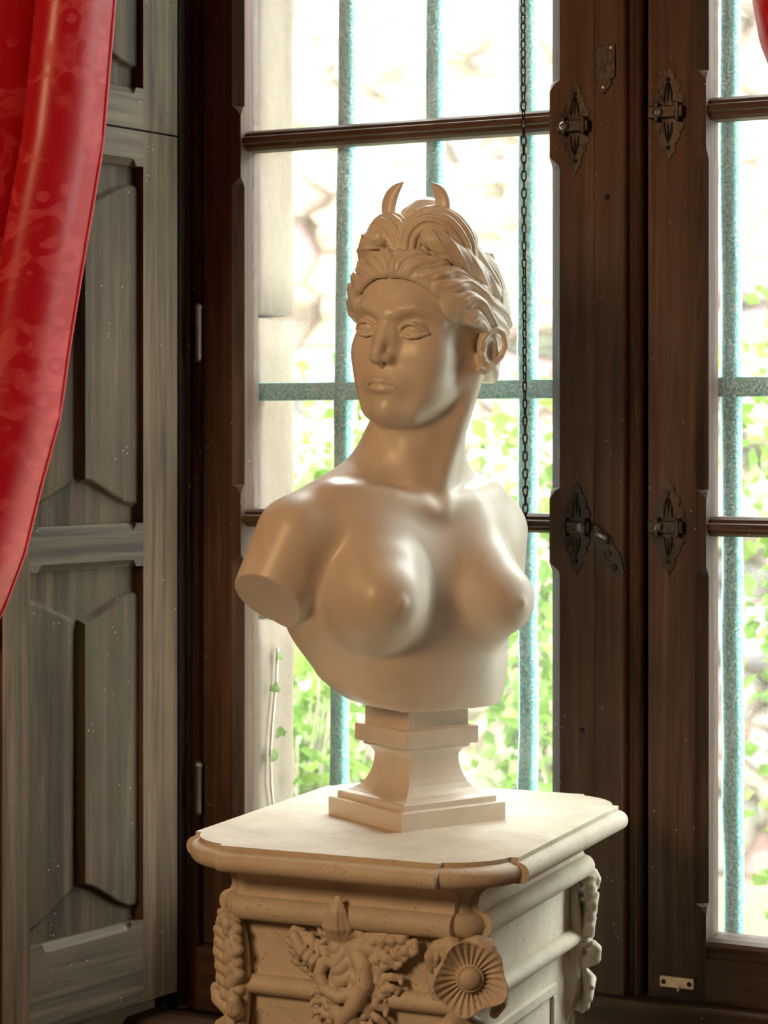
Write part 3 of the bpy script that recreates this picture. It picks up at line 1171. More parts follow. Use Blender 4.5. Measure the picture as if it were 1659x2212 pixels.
sweep('top_slab', [(0, 1.006), (0, 1.0015), (-.0005, 1.0005), (.003, 1.000)] + arc_pts((.001, .9872), .0125, 78, -72, 10) + [(0.0, .9755), (-.03, .9740), (-.08, .9740)], cap_top=True)
sweep('cornice', [(-.030, .974), (-.031, .9705), (-.034, .969), (-.040, .966), (-.0465, .960), (-.050, .953), (-.051, .946), (-.049, .940), (-.047, .9375)] + arc_pts((-.048, .9225), .0150, 80, -62, 9) + [(-.050, .9085), (-.060, .9055), (-.075, .9045)], cap_top=True)
sweep('frieze', [(-.066, .9055), (-.066, .836)], cap_top=True)
sweep('astragal', [(-.072, .8385), (-.060, .838)] + arc_pts((-.060, .8265), .0112, 80, -80, 8) + [(-.060, .8150), (-.064, .8128), (-.075, .812)], cap_top=True)
sweep('die', [(-.070, .8125), (-.070, .16)], cap_top=True)
sweep('base_moulding', [(-.075, .165), (-.045, .16)] + arc_pts((-.045, .13), .03, 80, -80, 8) + [(-.035, .095), (-.02, .085), (-.02, .0)], cap_top=True, cap_bot=True)
# sunk panel borders on the die, front and right faces
for (ax, ay, nx_, ny_, hw) in ((0, -(HYY - .070), 0, -1, .095), (HX - .070, 0, 1, 0, .135)):
    tx, ty = -ny_, nx_
    for (a0, a1, z0, z1) in ((-hw, hw, .762, .777), (-hw, -hw + .015, .25, .762), (hw - .015, hw, .25, .762)):
        V = []
        for q in (-.004, .005):
            for a_, z_ in ((a0, z0), (a1, z0), (a1, z1), (a0, z1)):
                V.append((ax + tx * a_ + nx_ * q, ay + ty * a_ + ny_ * q, z_))
        mesh('panel_border', V, [(0, 3, 2, 1), (4, 5, 6, 7), (0, 1, 5, 4), (1, 2, 6, 5), (2, 3, 7, 6), (3, 0, 4, 7)], M['stone'], ped, bevel=.002)


def sdf_part(name, F_, parent, origin, rz, mat, keep=None, scale=.001):
    V, Q = F_.nets(keep)
    c, s = math.cos(rz), math.sin(rz)
    x, y, z = V[:, 0] * scale, V[:, 1] * scale, V[:, 2] * scale
    W = np.stack([origin[0] + c * x - s * y, origin[1] + s * x + c * y, origin[2] + z], 1)
    return np_mesh(name, W, Q, mat, parent, True)


# front cartouche: local x right, y out of the face (towards -Y of the pedestal), z up
def leaf(f, p0, p1, p2, w, n=6, k=1.2, both=(-1, 1), rise=6.0):
    """acanthus leaf along a bent midrib, relief in y"""
    p0, p1, p2 = [np.array(q, float) for q in (p0, p1, p2)]
    B = lambda t: p0 * (1 - t) ** 2 + p1 * 2 * t * (1 - t) + p2 * t * t
    D = lambda t: (p1 - p0) * 2 * (1 - t) + (p2 - p1) * 2 * t
    T_ = [B(i / 8) for i in range(9)]
    f.chain([tuple(q) for q in T_[:5]], [w * .20 - w * .10 * i / 8 for i in range(5)], 1.5)
    f.chain([tuple(q) for q in T_[4:]], [w * .20 - w * .10 * i / 8 for i in range(4, 9)], 1.5)
    for i in range(n):
        t = (i + .3) / n
        c, d = B(t), D(t)
        d = d / np.linalg.norm(d)
        nv = np.array([-d[2], 0, d[0]])
        ww = w * (.45 + .55 * math.sin(PI * min(1, .15 + t * .9))) * (1 if i % 2 else .88)
        for s in both:
            m = c + nv * s * ww * .45 + d * ww * .22 + np.array([0, rise * .5, 0])
            e = c + nv * s * ww * .85 + d * ww * .58 + np.array([0, -rise * .35, 0])
            g = c + nv * s * ww * .80 + d * ww * .86 + np.array([0, rise * .3, 0])
            f.chain([tuple(c), tuple(m), tuple(e), tuple(g)], [w * .17, w * .235, w * .19, w * .12], k)


fc = Field((-88, -6, -112), (112, 54, 82), 1.5)
for i in range(6):                                       # flame bud
    a = (i - 2.5) / 2.5
    fc.chain([(a * 8, 20, 18), (a * 15, 37 - abs(a) * 9, 36), (a * 9 + 2, 40 - abs(a) * 7, 56), (4 + a * 2, 34, 74)], [4.4, 5.2, 4.2, 1.4], .4)
fc.ell((1, 24, 40), (8, 8, 20), 1)
leaf(fc, (-6, 14, 24), (34, 22, 0), (2, 15, -88), 40, 6)
leaf(fc, (10, 12, 6), (50, 20, 8), (90, 18, 22), 27, 6)
leaf(fc, (0, 12, -14), (-40, 18, -14), (-62, 14, 16), 25, 6)
leaf(fc, (24, 12, -12), (60, 18, -2), (64, 16, -42), 23, 5)
leaf(fc, (22, 12, -36), (50, 16, -50), (34, 14, -92), 23, 5)
leaf(fc, (-6, 12, -40), (-24, 16, -50), (-28, 14, -80), 20, 4)
leaf(fc, (-8, 10, 16), (-24, 15, 14), (-20, 16, 28), 16, 3)
leaf(fc, (12, 10, 16), (28, 15, 14), (28, 16, 28), 16, 3)
fc.chain([(-58, 14, 10), (-67, 16, 18), (-62, 16, 26), (-54, 16, 22), (-57, 16, 16)], [5, 5.5, 5, 4.5, 4], 1.2)
fc.chain([(86, 18, 20), (97, 18, 24), (98, 18, 14), (91, 18, 12)], [5, 5.5, 5, 4], 1.2)
fc.chain([(62, 16, -36), (54, 18, -44), (46, 18, -38), (49, 18, -30)], [5, 5.5, 5, 4], 1.2)
fc.chain([(18, 20, 10), (34, 27, -8), (36, 29, -30), (22, 28, -56), (4, 24, -78), (-8, 18, -96)], [8, 10, 10.5, 10, 8, 5], 2)
fc.chain([(24, 28, -40), (4, 30, -48), (-16, 29, -40), (-24, 28, -22), (-16, 27, -6), (-4, 26, -10), (-4, 26, -18)], [7, 7.5, 7.5, 7, 6.5, 5.5, 4.5], 1.5)
fc.chain([(-20, 22, -12), (-36, 25, -6), (-52, 24, 6), (-60, 22, 20)], [8, 9, 8, 6], 1.5)
for x, z in ((-30, -9), (-38, -5), (-46, 1)):
    fc.chain([(x - 5, 28, z - 9), (x, 34, z), (x + 5, 28, z + 9)], [2.5, 3, 2.5], .6)
sdf_part('cartouche', fc, ped, (-0.004, -(HYY - .066) - .001, 0.876), PI, M['stone'], lambda V: V[:, 1] > -4)
# after the half turn x runs to the left, so mirror the part back
bpy.data.objects['cartouche'].data.transform(Matrix.Translation((-.004, 0, 0)) @ Matrix.Scale(-1, 4, (1, 0, 0)) @ Matrix.Translation((.004, 0, 0)))
bpy.data.objects['cartouche'].data.flip_normals()


def rosette(parent, loc, rz, R=0.041):
    """ribbed flower with a wavy rim; local +y points out of the stone"""
    nr, na = 26, 160
    V = []
    for i in range(nr):
        t = i / (nr - 1)
        for j in range(na):
            a = 2 * PI * j / na
            ro = R * (1 + .07 * math.cos(5 * a + .6) + .04 * math.cos(3 * a + 2))
            r = .002 + (ro - .002) * t
            h = .018 - .010 * math.sin(min(1, t * 1.6) * PI / 2) + .013 * t * t + .0035 * t * t * math.cos(5 * a + .6)
            h += (.0018 * math.sin(min(1, t * 1.0) * PI) ** .6 if t > 0 else 0) * math.cos(26 * a)
            V.append((r * math.cos(a), h, r * math.sin(a)))
    n = len(V)
    for j in range(na):
        a = 2 * PI * j / na
        V.append((R * .95 * math.cos(a), -.004, R * .95 * math.sin(a)))
    Fc = []
    for i in range(nr):
        for j in range(na):
            a, b = i * na + j, i * na + (j + 1) % na
            Fc.append((a, b, b + na, a + na))
    ro = mesh('rosette', V, Fc, M['stone'], parent, smooth=True, loc=loc, rot=(0, 0, rz))
    kr = [[(r_ * math.cos(2 * PI * k / 20), y_, r_ * math.sin(2 * PI * k / 20)) for k in range(20)]
          for r_, y_ in [(.0165, .004), (.0170, .0135), (.0162, .0165), (.0148, .0170), (.0134, .0156), (.0130, .0158)] + [(.0130 * math.cos(a_), .0158 + .0085 * math.sin(a_)) for a_ in (.2, .45, .7, .95, 1.2, 1.4, 1.55)]]
    loft('rosette_boss', kr, M['stone'], ro, smooth=True)
    return ro


cor = (HX - .078, -(HYY - .078))
dgn = Vector((.52, -.854))
rosette(ped, (cor[0] + .006 + dgn.x * .030, cor[1] + dgn.y * .030, .866), math.atan2(dgn.y, dgn.x) - PI / 2, .043)
# folded leaves above and below the rosette
lf = Field((-60, -20, -30), (60, 40, 110), 1.6)
for sx in (-1, 1):
    lf.chain([(sx * 4, 14, 82), (sx * 16, 24, 86), (sx * 30, 22, 82), (sx * 38, 14, 70), (sx * 36, 8, 56)], [8, 10, 10, 8, 6], 2)
    for i in range(4):
        lf.chain([(sx * (8 + i * 8), 24, 92 - i * 3), (sx * (10 + i * 8), 32, 84 - i * 4), (sx * (11 + i * 8), 26, 74 - i * 4)], [2.5, 3.5, 2.5], 1)
lf.chain([(-40, 8, 40), (-48, 14, 30), (-46, 16, 14), (-38, 14, 0)], [7, 8, 8, 6], 2)
lf.chain([(0, 6, -4), (16, 20, -12), (34, 14, -20)], [14, 13, 9], 3)
lf.chain([(0, 6, -4), (-18, 18, -16), (-30, 12, -26)], [12, 11, 8], 3)
lf.ell((0, -2, 40), (40, 12, 46), 6)
sdf_part('corner_leaf', lf, ped, (cor[0] + dgn.x * .012, cor[1] + dgn.y * .012, .818), math.atan2(dgn.y, dgn.x) - PI / 2, M['stone'])


def acanthus(parent, loc, rz, flip=1):
    f = Field((-56, -20, -135), (56, 50, 84), 1.7)
    leaf(f, (0, 8, -46), (4 * flip, 20, 10), (-4 * flip, 16, 62), 40, 7, .8, (-1, 1), 8)
    f.chain([(-4 * flip, 18, 54), (-14 * flip, 25, 64), (-24 * flip, 25, 58), (-22 * flip, 25, 48), (-15 * flip, 24, 50)], [8, 8, 7, 5.5, 4], 1.5)
    for sx in (-1, 1):
        f.chain([(sx * 14, 12, -54), (sx * 30, 18, -46), (sx * 33, 20, -34), (sx * 25, 20, -28)], [10, 10, 8, 5], 2)
    for i in range(8):
        a = math.radians(192 + i * 22)
        f.chain([(0, 12, -64), (22 * math.cos(a), 20, -70 + 28 * math.sin(a)), (34 * math.cos(a), 13, -72 + 50 * math.sin(a))], [7, 6.5, 5], .8)
    f.ell((0, 0, -20), (24, 11, 80), 4)
    return sdf_part('acanthus_leaf', f, parent, loc, rz, M['stone'])


acanthus(ped, (-(HX - .066), -(HYY - .066), .846), math.atan2(-.72, -.69) - PI / 2)
acanthus(ped, (HX - .068, HYY - .068, .846), math.atan2(.72, .69) - PI / 2, -1)
acanthus(ped, (-(HX - .068), HYY - .068, .846), math.atan2(.72, -.69) - PI / 2, -1)
# swelling leaf under the astragal at the back right corner
bl = Field((-40, -15, -95), (40, 50, 25), 1.8)
bl.chain([(0, 8, 6), (0, 22, -14), (0, 24, -40), (0, 12, -80)], [16, 19, 18, 12], 5)
for sx in (-1, 0, 1):
    bl.chain([(sx * 4, 28, 8), (sx * 11, 40 - abs(sx) * 6, -16), (sx * 9, 40 - abs(sx) * 6, -44), (sx * 3, 26, -78)], [2.5, 4, 4, 2], 1)
sdf_part('swelling_leaf', bl, ped, (HX - .088, HYY - .088, .795), math.atan2(.72, .69) - PI / 2, M['stone'])
bl2 = bpy.data.objects['swelling_leaf'].copy()
COL.objects.link(bl2)
bl2.parent = ped
bl2.rotation_euler = (0, 0, -PI / 2)
bl2.location = (-(HYY - HX) * 0, 0, 0)
bl2.location = (HX - .088 - (HYY - .088), -(HYY - .088) + (HX - .088), -.012)

# ------------------------------------------------------------------ marble bust
BUST = (-1.2272, 2.556, 1.006)
bust = thing('marble_bust', 'cream marble classical bust of a woman with upswept hair and a crescent, on the pedestal', 'bust', BUST)
BF = math.radians(-28.4)          # heading of the chest
bf, blv = Vector((math.cos(BF), math.sin(BF), 0)), Vector((-math.sin(BF), math.cos(BF), 0))
# socle: square block standing on the slab, front parallel to the chest
soc_prof = [(.083, .0), (.083, .0225), (.0815, .0235), (.0745, .0235), (.0745, .0305), (.0725, .0320)] + \
    [(.0395 + .031 * (1 - math.sin(math.radians(a))), .033 + .050 * (1 - math.cos(math.radians(a)))) for a in (10, 22, 34, 46, 58, 70, 80, 90)] + \
    [(.0405, .086), (.0435, .091), (.0500, .0945), (.0505, .0985), (.0575, .0990), (.0580, .100), (.0580, .1200), (.0570, .1212), (.0500, .1215), (.0485, .123), (.0485, .158)]


def square_loft(name, prof, parent, rz, bevel):
    rings = []
    for s_, z_ in prof:
        b = min(bevel, s_ * .2)
        q = [(s_, -s_ + b), (s_, s_ - b), (s_ - b, s_), (-s_ + b, s_), (-s_, s_ - b), (-s_, -s_ + b), (-s_ + b, -s_), (s_ - b, -s_)]
        rings.append([(x, y, z_) for x, y in q])
    return loft(name, rings, M['marble'], parent, rot=(0, 0, rz))


square_loft('socle_plinth', soc_prof[:4], bust, BF, .0012)
square_loft('socle', soc_prof[3:], bust, BF, .0012)

HS = 1.10
HEAD = Vector(BUST) * 0 + Vector((-1.2272, 2.556, 0)) + bf * .020 + blv * .010
HEAD += Vector((.895, .446, 0)) * -.012
HEAD.z = 1.618
HM = Matrix.Rotation(math.radians(-94.4 - 90), 3, 'Z') @ Matrix.Rotation(math.radians(-4.0), 3, 'Y') @ Matrix.Rotation(math.radians(1.5), 3, 'X')
HMI = HM.inverted()


def body_w(l, f, w_):
    return Vector((-1.2272, 2.556, 1.0)) + bf * (f / 1000) + blv * (l / 1000) + Vector((0, 0, w_ / 1000))


def to_head(l, f, w_):
    v = HMI @ (body_w(l, f, w_) - HEAD)
    return tuple(v * (1000 / HS))


# shared neck (body coordinates l, f, w in mm)
NECK = [((-6, -8, 410), (6, 12, 560), 64, 57, 10),
        ((2, -26, 484), (-134, -16, 398), 38, 38, 44),
        ((6, -26, 490), (102, -16, 402), 38, 36, 44),
        ((42, 66, 590), (-12, 50, 412), 18, 9, 18),
        ((-40, 10, 560), (-26, 48, 412), 16, 8, 18)]


def add_neck(F_, conv, s):
    for a, b, ra, rb, k in NECK:
        F_.cap(conv(*a), conv(*b), ra / s, rb / s, k / s)


# ---- head
H = Field((-102, -112, -165), (102, 124, 112), 1.3)
add_neck(H, to_head, HS)
H.ell((0, -8, 40), (70, 90, 84), 8)
H.ell((0, 30, 44), (62, 57, 52), 12)
H.ell((0, 34, -16), (60, 53, 66), 14)
for s in (-1, 1):
    H.ell((s * 36, 50, -10), (25, 26, 30), 16)
    H.ell((s * 28, 46, -44), (26, 27, 28), 16)
    H.cap((s * 50, 2, -34), (s * 24, 60, -74), 15, 15, 18)
    H.cap((s * 52, 0, -8), (s * 50, 2, -36), 13, 13, 14)
H.ell((0, 72, -77), (19, 18, 15), 14)
H.ell((0, 70, -48), (29, 23, 24), 12)
H.ell((0, 40, -78), (30, 36, 18), 16)
# sockets, brows and nose in one flowing line
for s in (-1, 1):
    H.ell((s * 30, 92, 18), (17.5, 12, 10.5), 12, None, 'c')
    H.chain([(s * 6, 86.5, 31), (s * 18, 85.5, 38), (s * 33, 80.5, 41), (s * 48, 69, 37), (s * 57, 57, 29)], [4.5, 4.6, 4.4, 4, 3], 13)
H.chain([(0, 85, 37), (0, 87, 22), (0, 94.5, 4), (0, 102.5, -13), (0, 102, -19)], [7.2, 6.0, 6.4, 7.0, 6.2], 6)
for s in (-1, 1):
    H.ell((s * 9.6, 91.5, -18.5), (6.0, 9.5, 6.0), 7)
    H.ell((s * 5.4, 95.5, -26.6), (3.0, 4.6, 3.4), 1.5, None, 'c')
H.chain([(0, 100, -22), (0, 91, -27)], [3.2, 3.4], 3)
for s in (-1, 1):
    H.ell((s * 8, 84, 3), (8, 9, 17), 9)
# eyes
for s in (-1, 1):
    H.ell((s * 30, 70.5, 16.5), (15.5, 13.0, 12.5), 1.6)
    up = [(s * 14.5, 80.0, 13.0), (s * 19, 84.4, 18.8), (s * 27, 86.8, 23.0), (s * 35, 84.8, 22.6), (s * 42.5, 78.6, 18.0), (s * 48, 72.0, 12.8)]
    H.chain(up, [1.6, 2.3, 2.9, 2.9, 2.4, 1.6], 1.5)
    dn = [(s * 14.5, 80.0, 12.4), (s * 21, 83.0, 8.6), (s * 29, 84.0, 6.6), (s * 38, 81.0, 7.8), (s * 47, 72.4, 12.4)]
    H.chain(dn, [1.4, 2.0, 2.4, 2.2, 1.4], 1.8)
    cr = [(s * 18, 86.2, 25.0), (s * 27, 88.2, 28.8), (s * 38, 84.0, 28.0), (s * 47, 75.5, 21.5)]
    H.chain(cr, [.8, 1.3, 1.3, .8], 2.4, 'c')
# mouth
H.chain([(-21, 82.5, -49.4), (-12, 89.6, -46.8), (-5, 93.6, -44.2), (0, 93.6, -45.2), (5, 93.6, -44.2), (12, 89.6, -46.8), (21, 82.5, -49.4)], [1.8, 3.0, 3.6, 3.4, 3.6, 3.0, 1.8], 5)
H.chain([(-16, 85.4, -52.6), (-7, 91.2, -54.2), (0, 92.6, -54.8), (7, 91.2, -54.2), (16, 85.4, -52.6)], [2.4, 3.6, 4.0, 3.6, 2.4], 5)
H.chain([(-22.5, 83.0, -50.4), (-11, 92.6, -49.6), (-4, 97.0, -48.6), (0, 97.4, -49.2), (4, 97.0, -48.6), (11, 92.6, -49.6), (22.5, 83.0, -50.4)], [.9, 1.3, 1.4, 1.4, 1.4, 1.3, .9], 1.2, 'c')
H.chain([(0, 97, -28), (0, 99.2, -39)], [2.0, 2.3], 3, 'c')
H.chain([(-11, 96, -65), (0, 98.2, -66), (11, 96, -65)], [4, 5, 4], 7, 'c')
# ears
for s in (-1, 1):
    H.ell((s * 80, -13, 1), (10.5, 18, 26), 5, rot('X', -12))
    ear = [(s * 80, 4, 2), (s * 83, 5, 12), (s * 87, 0, 21), (s * 91, -10, 26), (s * 95, -21, 22), (s * 96, -27, 8), (s * 92, -25, -6), (s * 87, -16, -17), (s * 82, -6, -24), (s * 79, 2, -22)]
    H.chain(ear, [3.0, 3.2, 3.6, 3.8, 3.8, 3.6, 3.6, 4.2, 5.0, 3.6], 2.4)
    H.ell((s * 91, -7, -1), (9, 9, 13), 2.5, rot('X', -12), 'c')
    H.chain([(s * 90, -8, 18), (s * 93.5, -17, 14), (s * 93.5, -21, 2)], [2.2, 2.6, 2.2], 2, 'c')
    H.chain([(s * 83, 4, -6), (s * 84, 1, -11)], [3.4, 3.2], 2)
ncut = to_head(0, 20, 475)
zc_head = (HMI @ Vector((0, 0, 1)))


def above(V):
    return (V[:, 0] - ncut[0]) * zc_head[0] + (V[:, 1] - ncut[1]) * zc_head[1] + (V[:, 2] - ncut[2]) * zc_head[2] > -2.0


def head_to_bust(V):
    Rm = np.array(HM) * (HS / 1000)
    return V @ Rm.T + np.array(HEAD - Vector(BUST))


Vh, Qh = H.nets(above)
Vh = head_to_bust(Vh)

# ---- torso; field x = -l (her right), y = f, z = w
T = Field((-215, -95, 136), (320, 142, 500), 2.2)
tb = lambda l, f, w_: (-l, f, w_)
T.ell(tb(-20, -8, 330), (136, 88, 112), 10)
T.ell(tb(-12, -6, 215), (128, 88, 150), 40)
T.ell(tb(-88, -18, 292), (100, 66, 92), 34)
T.ell(tb(40, -4, 215), (104, 84, 150), 30)
T.ell(tb(-75, 14, 398), (72, 44, 30), 36)
T.ell(tb(48, 14, 398), (70, 44, 30), 36)
T.cap(tb(-138, -14, 376), tb(100, -14, 380), 50, 47, 40)
add_neck(T, tb, 1.0)
ARM = Field((-215, -95, 136), (320, 142, 500), 2.2)
ARM.cap(tb(-182, -6, 376), tb(-230, -10, 285), 52, 45, 0)
T.cap(tb(134, -12, 374), tb(150, -34, 290), 48, 43, 26)
for l_, f_, w_, rl, tip in ((-102, 50, 302, 70, (-112, 123, 298)), (58, 50, 298, 62, (76, 122, 290))):
    T.ell(tb(l_, f_, w_), (rl, 66, 74), 15)
    T.ell(tb(l_ * .9 - 2, 34, w_ + 52), (56, 44, 62), 34)
    T.ell(tb(tip[0], tip[1] - 22, tip[2]), (34, 22, 34), 26)
    T.ell(tb(*tip), (6, 5, 5.5), 7)
# collar bones and the pit of the neck
T.chain([tb(-26, 61, 411), tb(-75, 50, 420), tb(-140, 20, 428)], [8, 8, 8], 26)
T.chain([tb(-2, 61, 411), tb(48, 50, 420), tb(108, 20, 428)], [8, 8, 8], 26)
T.ell(tb(-17, 86, 427), (8, 13, 9), 20, None, 'c')
sl, P = T.win((-400, -400, 0), (400, 400, 900))
L_, F__, W_ = -P[0], P[1], P[2]
# trimmed edges of the bust
nA = Vector((-.62, .20, -.70)).normalized()              # plane of the right arm stump (l, f, w)
pA = (-230, -10, 304)
stA = ((L_ - pA[0]) * nA.x + (F__ - pA[1]) * nA.y + (W_ - pA[2]) * nA.z)
ARM.d = np.maximum(ARM.d, stA.astype(np.float32))
nB = Vector((.25, -.30, -.92)).normalized()
stB = ((L_ - 154) * nB.x + (F__ + 36) * nB.y + (W_ - 288) * nB.z)
T.d = np.where(L_ > 122 + (300 - W_) * .02, np.maximum(T.d, stB), T.d).astype(np.float32)
hl = np.interp(W_, [146, 153, 158, 166, 177, 191, 221, 250, 275, 300], [40, 66, 84, 106, 122, 137, 159, 176, 190, 420])
hr = np.interp(W_, [146, 153, 156, 163, 240, 262, 290], [50, 84, 91, 95, 104, 128, 420])
T.d = np.maximum(T.d, ((-hl) - L_).astype(np.float32) * .8)
T.d = np.maximum(T.d, (L_ - hr).astype(np.float32) * .9)
T.d = np.maximum(T.d, (152.5 - W_ + 0 * L_ + 0 * F__).astype(np.float32))
T.d = np.maximum(T.d, ((-72.0 + np.clip(300 - W_, 0, 200) * .50) - F__ + 0 * L_).astype(np.float32) * .9)
T.union((slice(None),) * 3, ARM.d, 20)
Vt, Qt = T.nets(lambda V: V[:, 2] < 477)
Vt = np.stack([-Vt[:, 0], Vt[:, 1], Vt[:, 2]], 1)
Wt = np.outer(Vt[:, 1], np.array(bf)) + np.outer(Vt[:, 0], np.array(blv))
Wt[:, 2] = Vt[:, 2]
Wt = Wt / 1000 + np.array([0, 0, 1.0 - BUST[2]])
np_mesh('figure', np.concatenate([Wt, Vh]), np.concatenate([Qt, Qh + len(Wt)]), M['marble'], bust, True)

# ---- hair
G = Field((-104, -116, -52), (104, 100, 186), 1.2)
CC, CR = np.array([0, -12, 44.]), np.array([80, 94, 88.])
G.ell(tuple(CC), tuple(CR), 2)
sl, P = G.win((-400,) * 3, (400,) * 3)
G.d = np.maximum(G.d, (.82 * P[1] - .572 * P[2] - 10 + 0 * P[0]).astype(np.float32))
lim = np.interp(P[1], [-120, -75, -40, -15, 10, 45, 90], [-46, -44, -14, 20, 24, 30, 50])
G.d = np.maximum(G.d, (lim - P[2] + 0 * P[0]).astype(np.float32))


def on_cap(p, off):
    q = (np.array(p, float) - CC)
    n = np.linalg.norm(q / CR)
    return tuple(CC + q / n * (1 + off / 84))


def cr_path(ctrl, n=16):
    c = [np.array(p, float) for p in ctrl]
    c = [2 * c[0] - c[1]] + c + [2 * c[-1] - c[-2]]
    out = []
    segs = len(c) - 3
    for i in range(n + 1):
        t = i / n * segs
        k = min(int(t), segs - 1)
        u = t - k
        p0, p1, p2, p3 = c[k:k + 4]
        out.append(.5 * ((2 * p1) + (-p0 + p2) * u + (2 * p0 - 5 * p1 + 4 * p2 - p3) * u * u + (-p0 + 3 * p1 - 3 * p2 + p3) * u ** 3))
    return out


def lerp_list(lst, t):
    f = t * (len(lst) - 1)
    i = min(int(f), len(lst) - 2)
    u = f - i
    return np.array(lst[i]) * (1 - u) + np.array(lst[i + 1]) * u


Lc = [np.array(p, float) for p in [(2, 83, 77), (27, 80, 73), (53, 67, 58), (71, 51, 42), (80, 26, 30), (81, -12, 22), (76, -46, 14)]]
Hc = [np.array(p, float) for p in [(2, 64, 108), (25, 60, 111), (49, 46, 104), (67, 24, 92), (78, -6, 76), (81, -38, 56), (74, -66, 36)]]
rg_ = random.Random(5)
LcP, HcP = cr_path(Lc, 60), cr_path(Hc, 60)


def band(t, v):
    """t along the hairline 0..1, v 0 at the hairline .. 1 at the top of the band"""
    i = int(max(0, min(60, round(t * 60))))
    return LcP[i] * (1 - v) + HcP[i] * v


def outw(p):
    o = (p - CC) / CR ** 2
    return o / np.linalg.norm(o)


def lock(ctrl, s, r0, ph, amp, nf=4, k=2.0, N_=20, tail=.5):
    pth = cr_path(ctrl, N_)
    main, rad = [], []
    fine = [[] for _ in range(nf)]
    for j, p in enumerate(pth):
        u = j / N_
        o = outw(p)
        tn = pth[min(N_, j + 1)] - pth[max(0, j - 1)]
        tn = tn / (np.linalg.norm(tn) + 1e-9)
        d = np.cross(o, tn)
        q = p + d * amp * math.sin(u * 12 + ph) * min(1, u * 3) + o * 1.6 * math.sin(u * 12 + ph + 1.3)
        rr = r0 * (.16 + .84 * math.sin(PI * (.04 + u * .80)) ** .8)
        main.append((s * q[0], q[1], q[2]))
        rad.append(rr)
        for m in range(nf):
            w = (m - (nf - 1) / 2) / max(1, (nf - 1) / 2)
            f = q + d * w * rr * .80 + o * rr * (1.0 - .38 * abs(w))
            fine[m].append((s * f[0], f[1], f[2]))
    G.chain(main, rad, k)
    for m in range(nf):
        G.chain(fine[m], [(.6 + 1.7 * math.sin(PI * j / N_)) for j in range(N_ + 1)], .6)


for s in (-1, 1):
    G.ell((s * 60, 36, 52), (15, 27, 25), 5)
    for v_, r_, o_ in ((.06, 5.0, .5), (.22, 7.5, 1.5), (.42, 9.5, 2.0), (.64, 9.0, 1.5)):
        G.chain([(s * q[0], q[1], q[2]) for q in [band(t_ / 16, v_) + outw(band(t_ / 16, v_)) * o_ for t_ in range(0, 16)]], [r_ * min(1, .86 + .02 * t_) for t_ in range(16)], 4)
    # locks drawn back over the ear
    G.chain([(s * q[0], q[1], q[2]) for q in cr_path([band(.62, .02), band(.78, .08), band(.92, .16), band(1, .3)], 8)], [6, 7, 7.5, 8, 8, 8, 8, 7.5, 7], 4)
# carve the waves: strands rise from the hairline, then bend outwards and back
near = np.nonzero(np.abs(G.d) < 9)
px_, py_, pz_ = G.ax[0][near[0]].astype(np.float64), G.ax[1][near[1]].astype(np.float64), G.ax[2][near[2]].astype(np.float64) - 40
ln = np.sqrt(px_ ** 2 + py_ ** 2 + pz_ ** 2) + 1e-6
fa = np.array([0, .995, -.0995])
up3 = np.array([0, .0995, .995])
psi = np.arccos(np.clip((py_ * fa[1] + pz_ * fa[2]) / ln, -1, 1))
phi = np.arctan2(np.abs(px_), py_ * up3[1] + pz_ * up3[2])
side_ = np.where(px_ < 0, 0.0, 0.9)
psi0 = np.radians(30 + 41 * np.clip(np.degrees(phi) / 96, 0, 1.4) ** 1.5)
v = psi - psi0
vv = np.clip(v, -.1, 1.3)
ph1 = 10.5 * (phi - .25 * vv - 1.05 * vv ** 2 / (1 + .8 * vv)) + .55 * np.sin(11 * vv + 4 * phi + side_) + side_ + .5 * np.sin(5 * phi + 1)
am = np.abs(np.sin(ph1))
ph2 = 2.7 * ph1 + 1.2 * np.sin(8 * vv + side_ * 3)
ph3 = 6.1 * ph1 + 1.5 * np.sin(6 * vv)
hh = 4.6 * (am ** .7) + 1.5 * np.abs(np.sin(ph2)) ** .8 + .5 * np.abs(np.sin(ph3)) - 3.2
fade = np.clip((v + .10) / .14, 0, 1)
G.d[near] -= (hh * fade).astype(np.float32)
# crown rolls with strand ridges
for s, C0 in ((1, [(1, 52, 104), (10, 52, 124), (28, 46, 134), (46, 36, 124), (56, 26, 104), (58, 14, 92)]), (-1, [(-1, 52, 104), (-8, 53, 128), (-26, 49, 142), (-46, 40, 138), (-58, 28, 122), (-60, 18, 104)])):
    pth = cr_path(C0, 18)
    rr = [10 + 7 * math.sin(PI * min(1, .15 + .8 * j / 18)) for j in range(19)]
    G.chain([tuple(p) for p in pth], rr, 3)
    for a in range(9):
        pts, rad = [], []
        for j, p in enumerate(pth):
            an = math.radians(-80 + a * 30) + j * .05
            tan = pth[min(j + 1, 18)] - pth[max(j - 1, 0)]
            tan /= np.linalg.norm(tan) + 1e-9
            e1 = np.cross(tan, [0, 1, 0])
            e1 /= np.linalg.norm(e1) + 1e-9
            e2 = np.array([0, 1.0, 0]) - tan * tan[1]
            e2 /= np.linalg.norm(e2) + 1e-9
            q = p + (e1 * math.sin(an) * s + e2 * math.cos(an)) * rr[j] * 1.0
            pts.append(tuple(q))
            rad.append(3.0)
        G.chain(pts, rad, .7)
for s in (-1, 1):
    G.ell((s * 26, 40, 112), (27, 15, 24), 4)
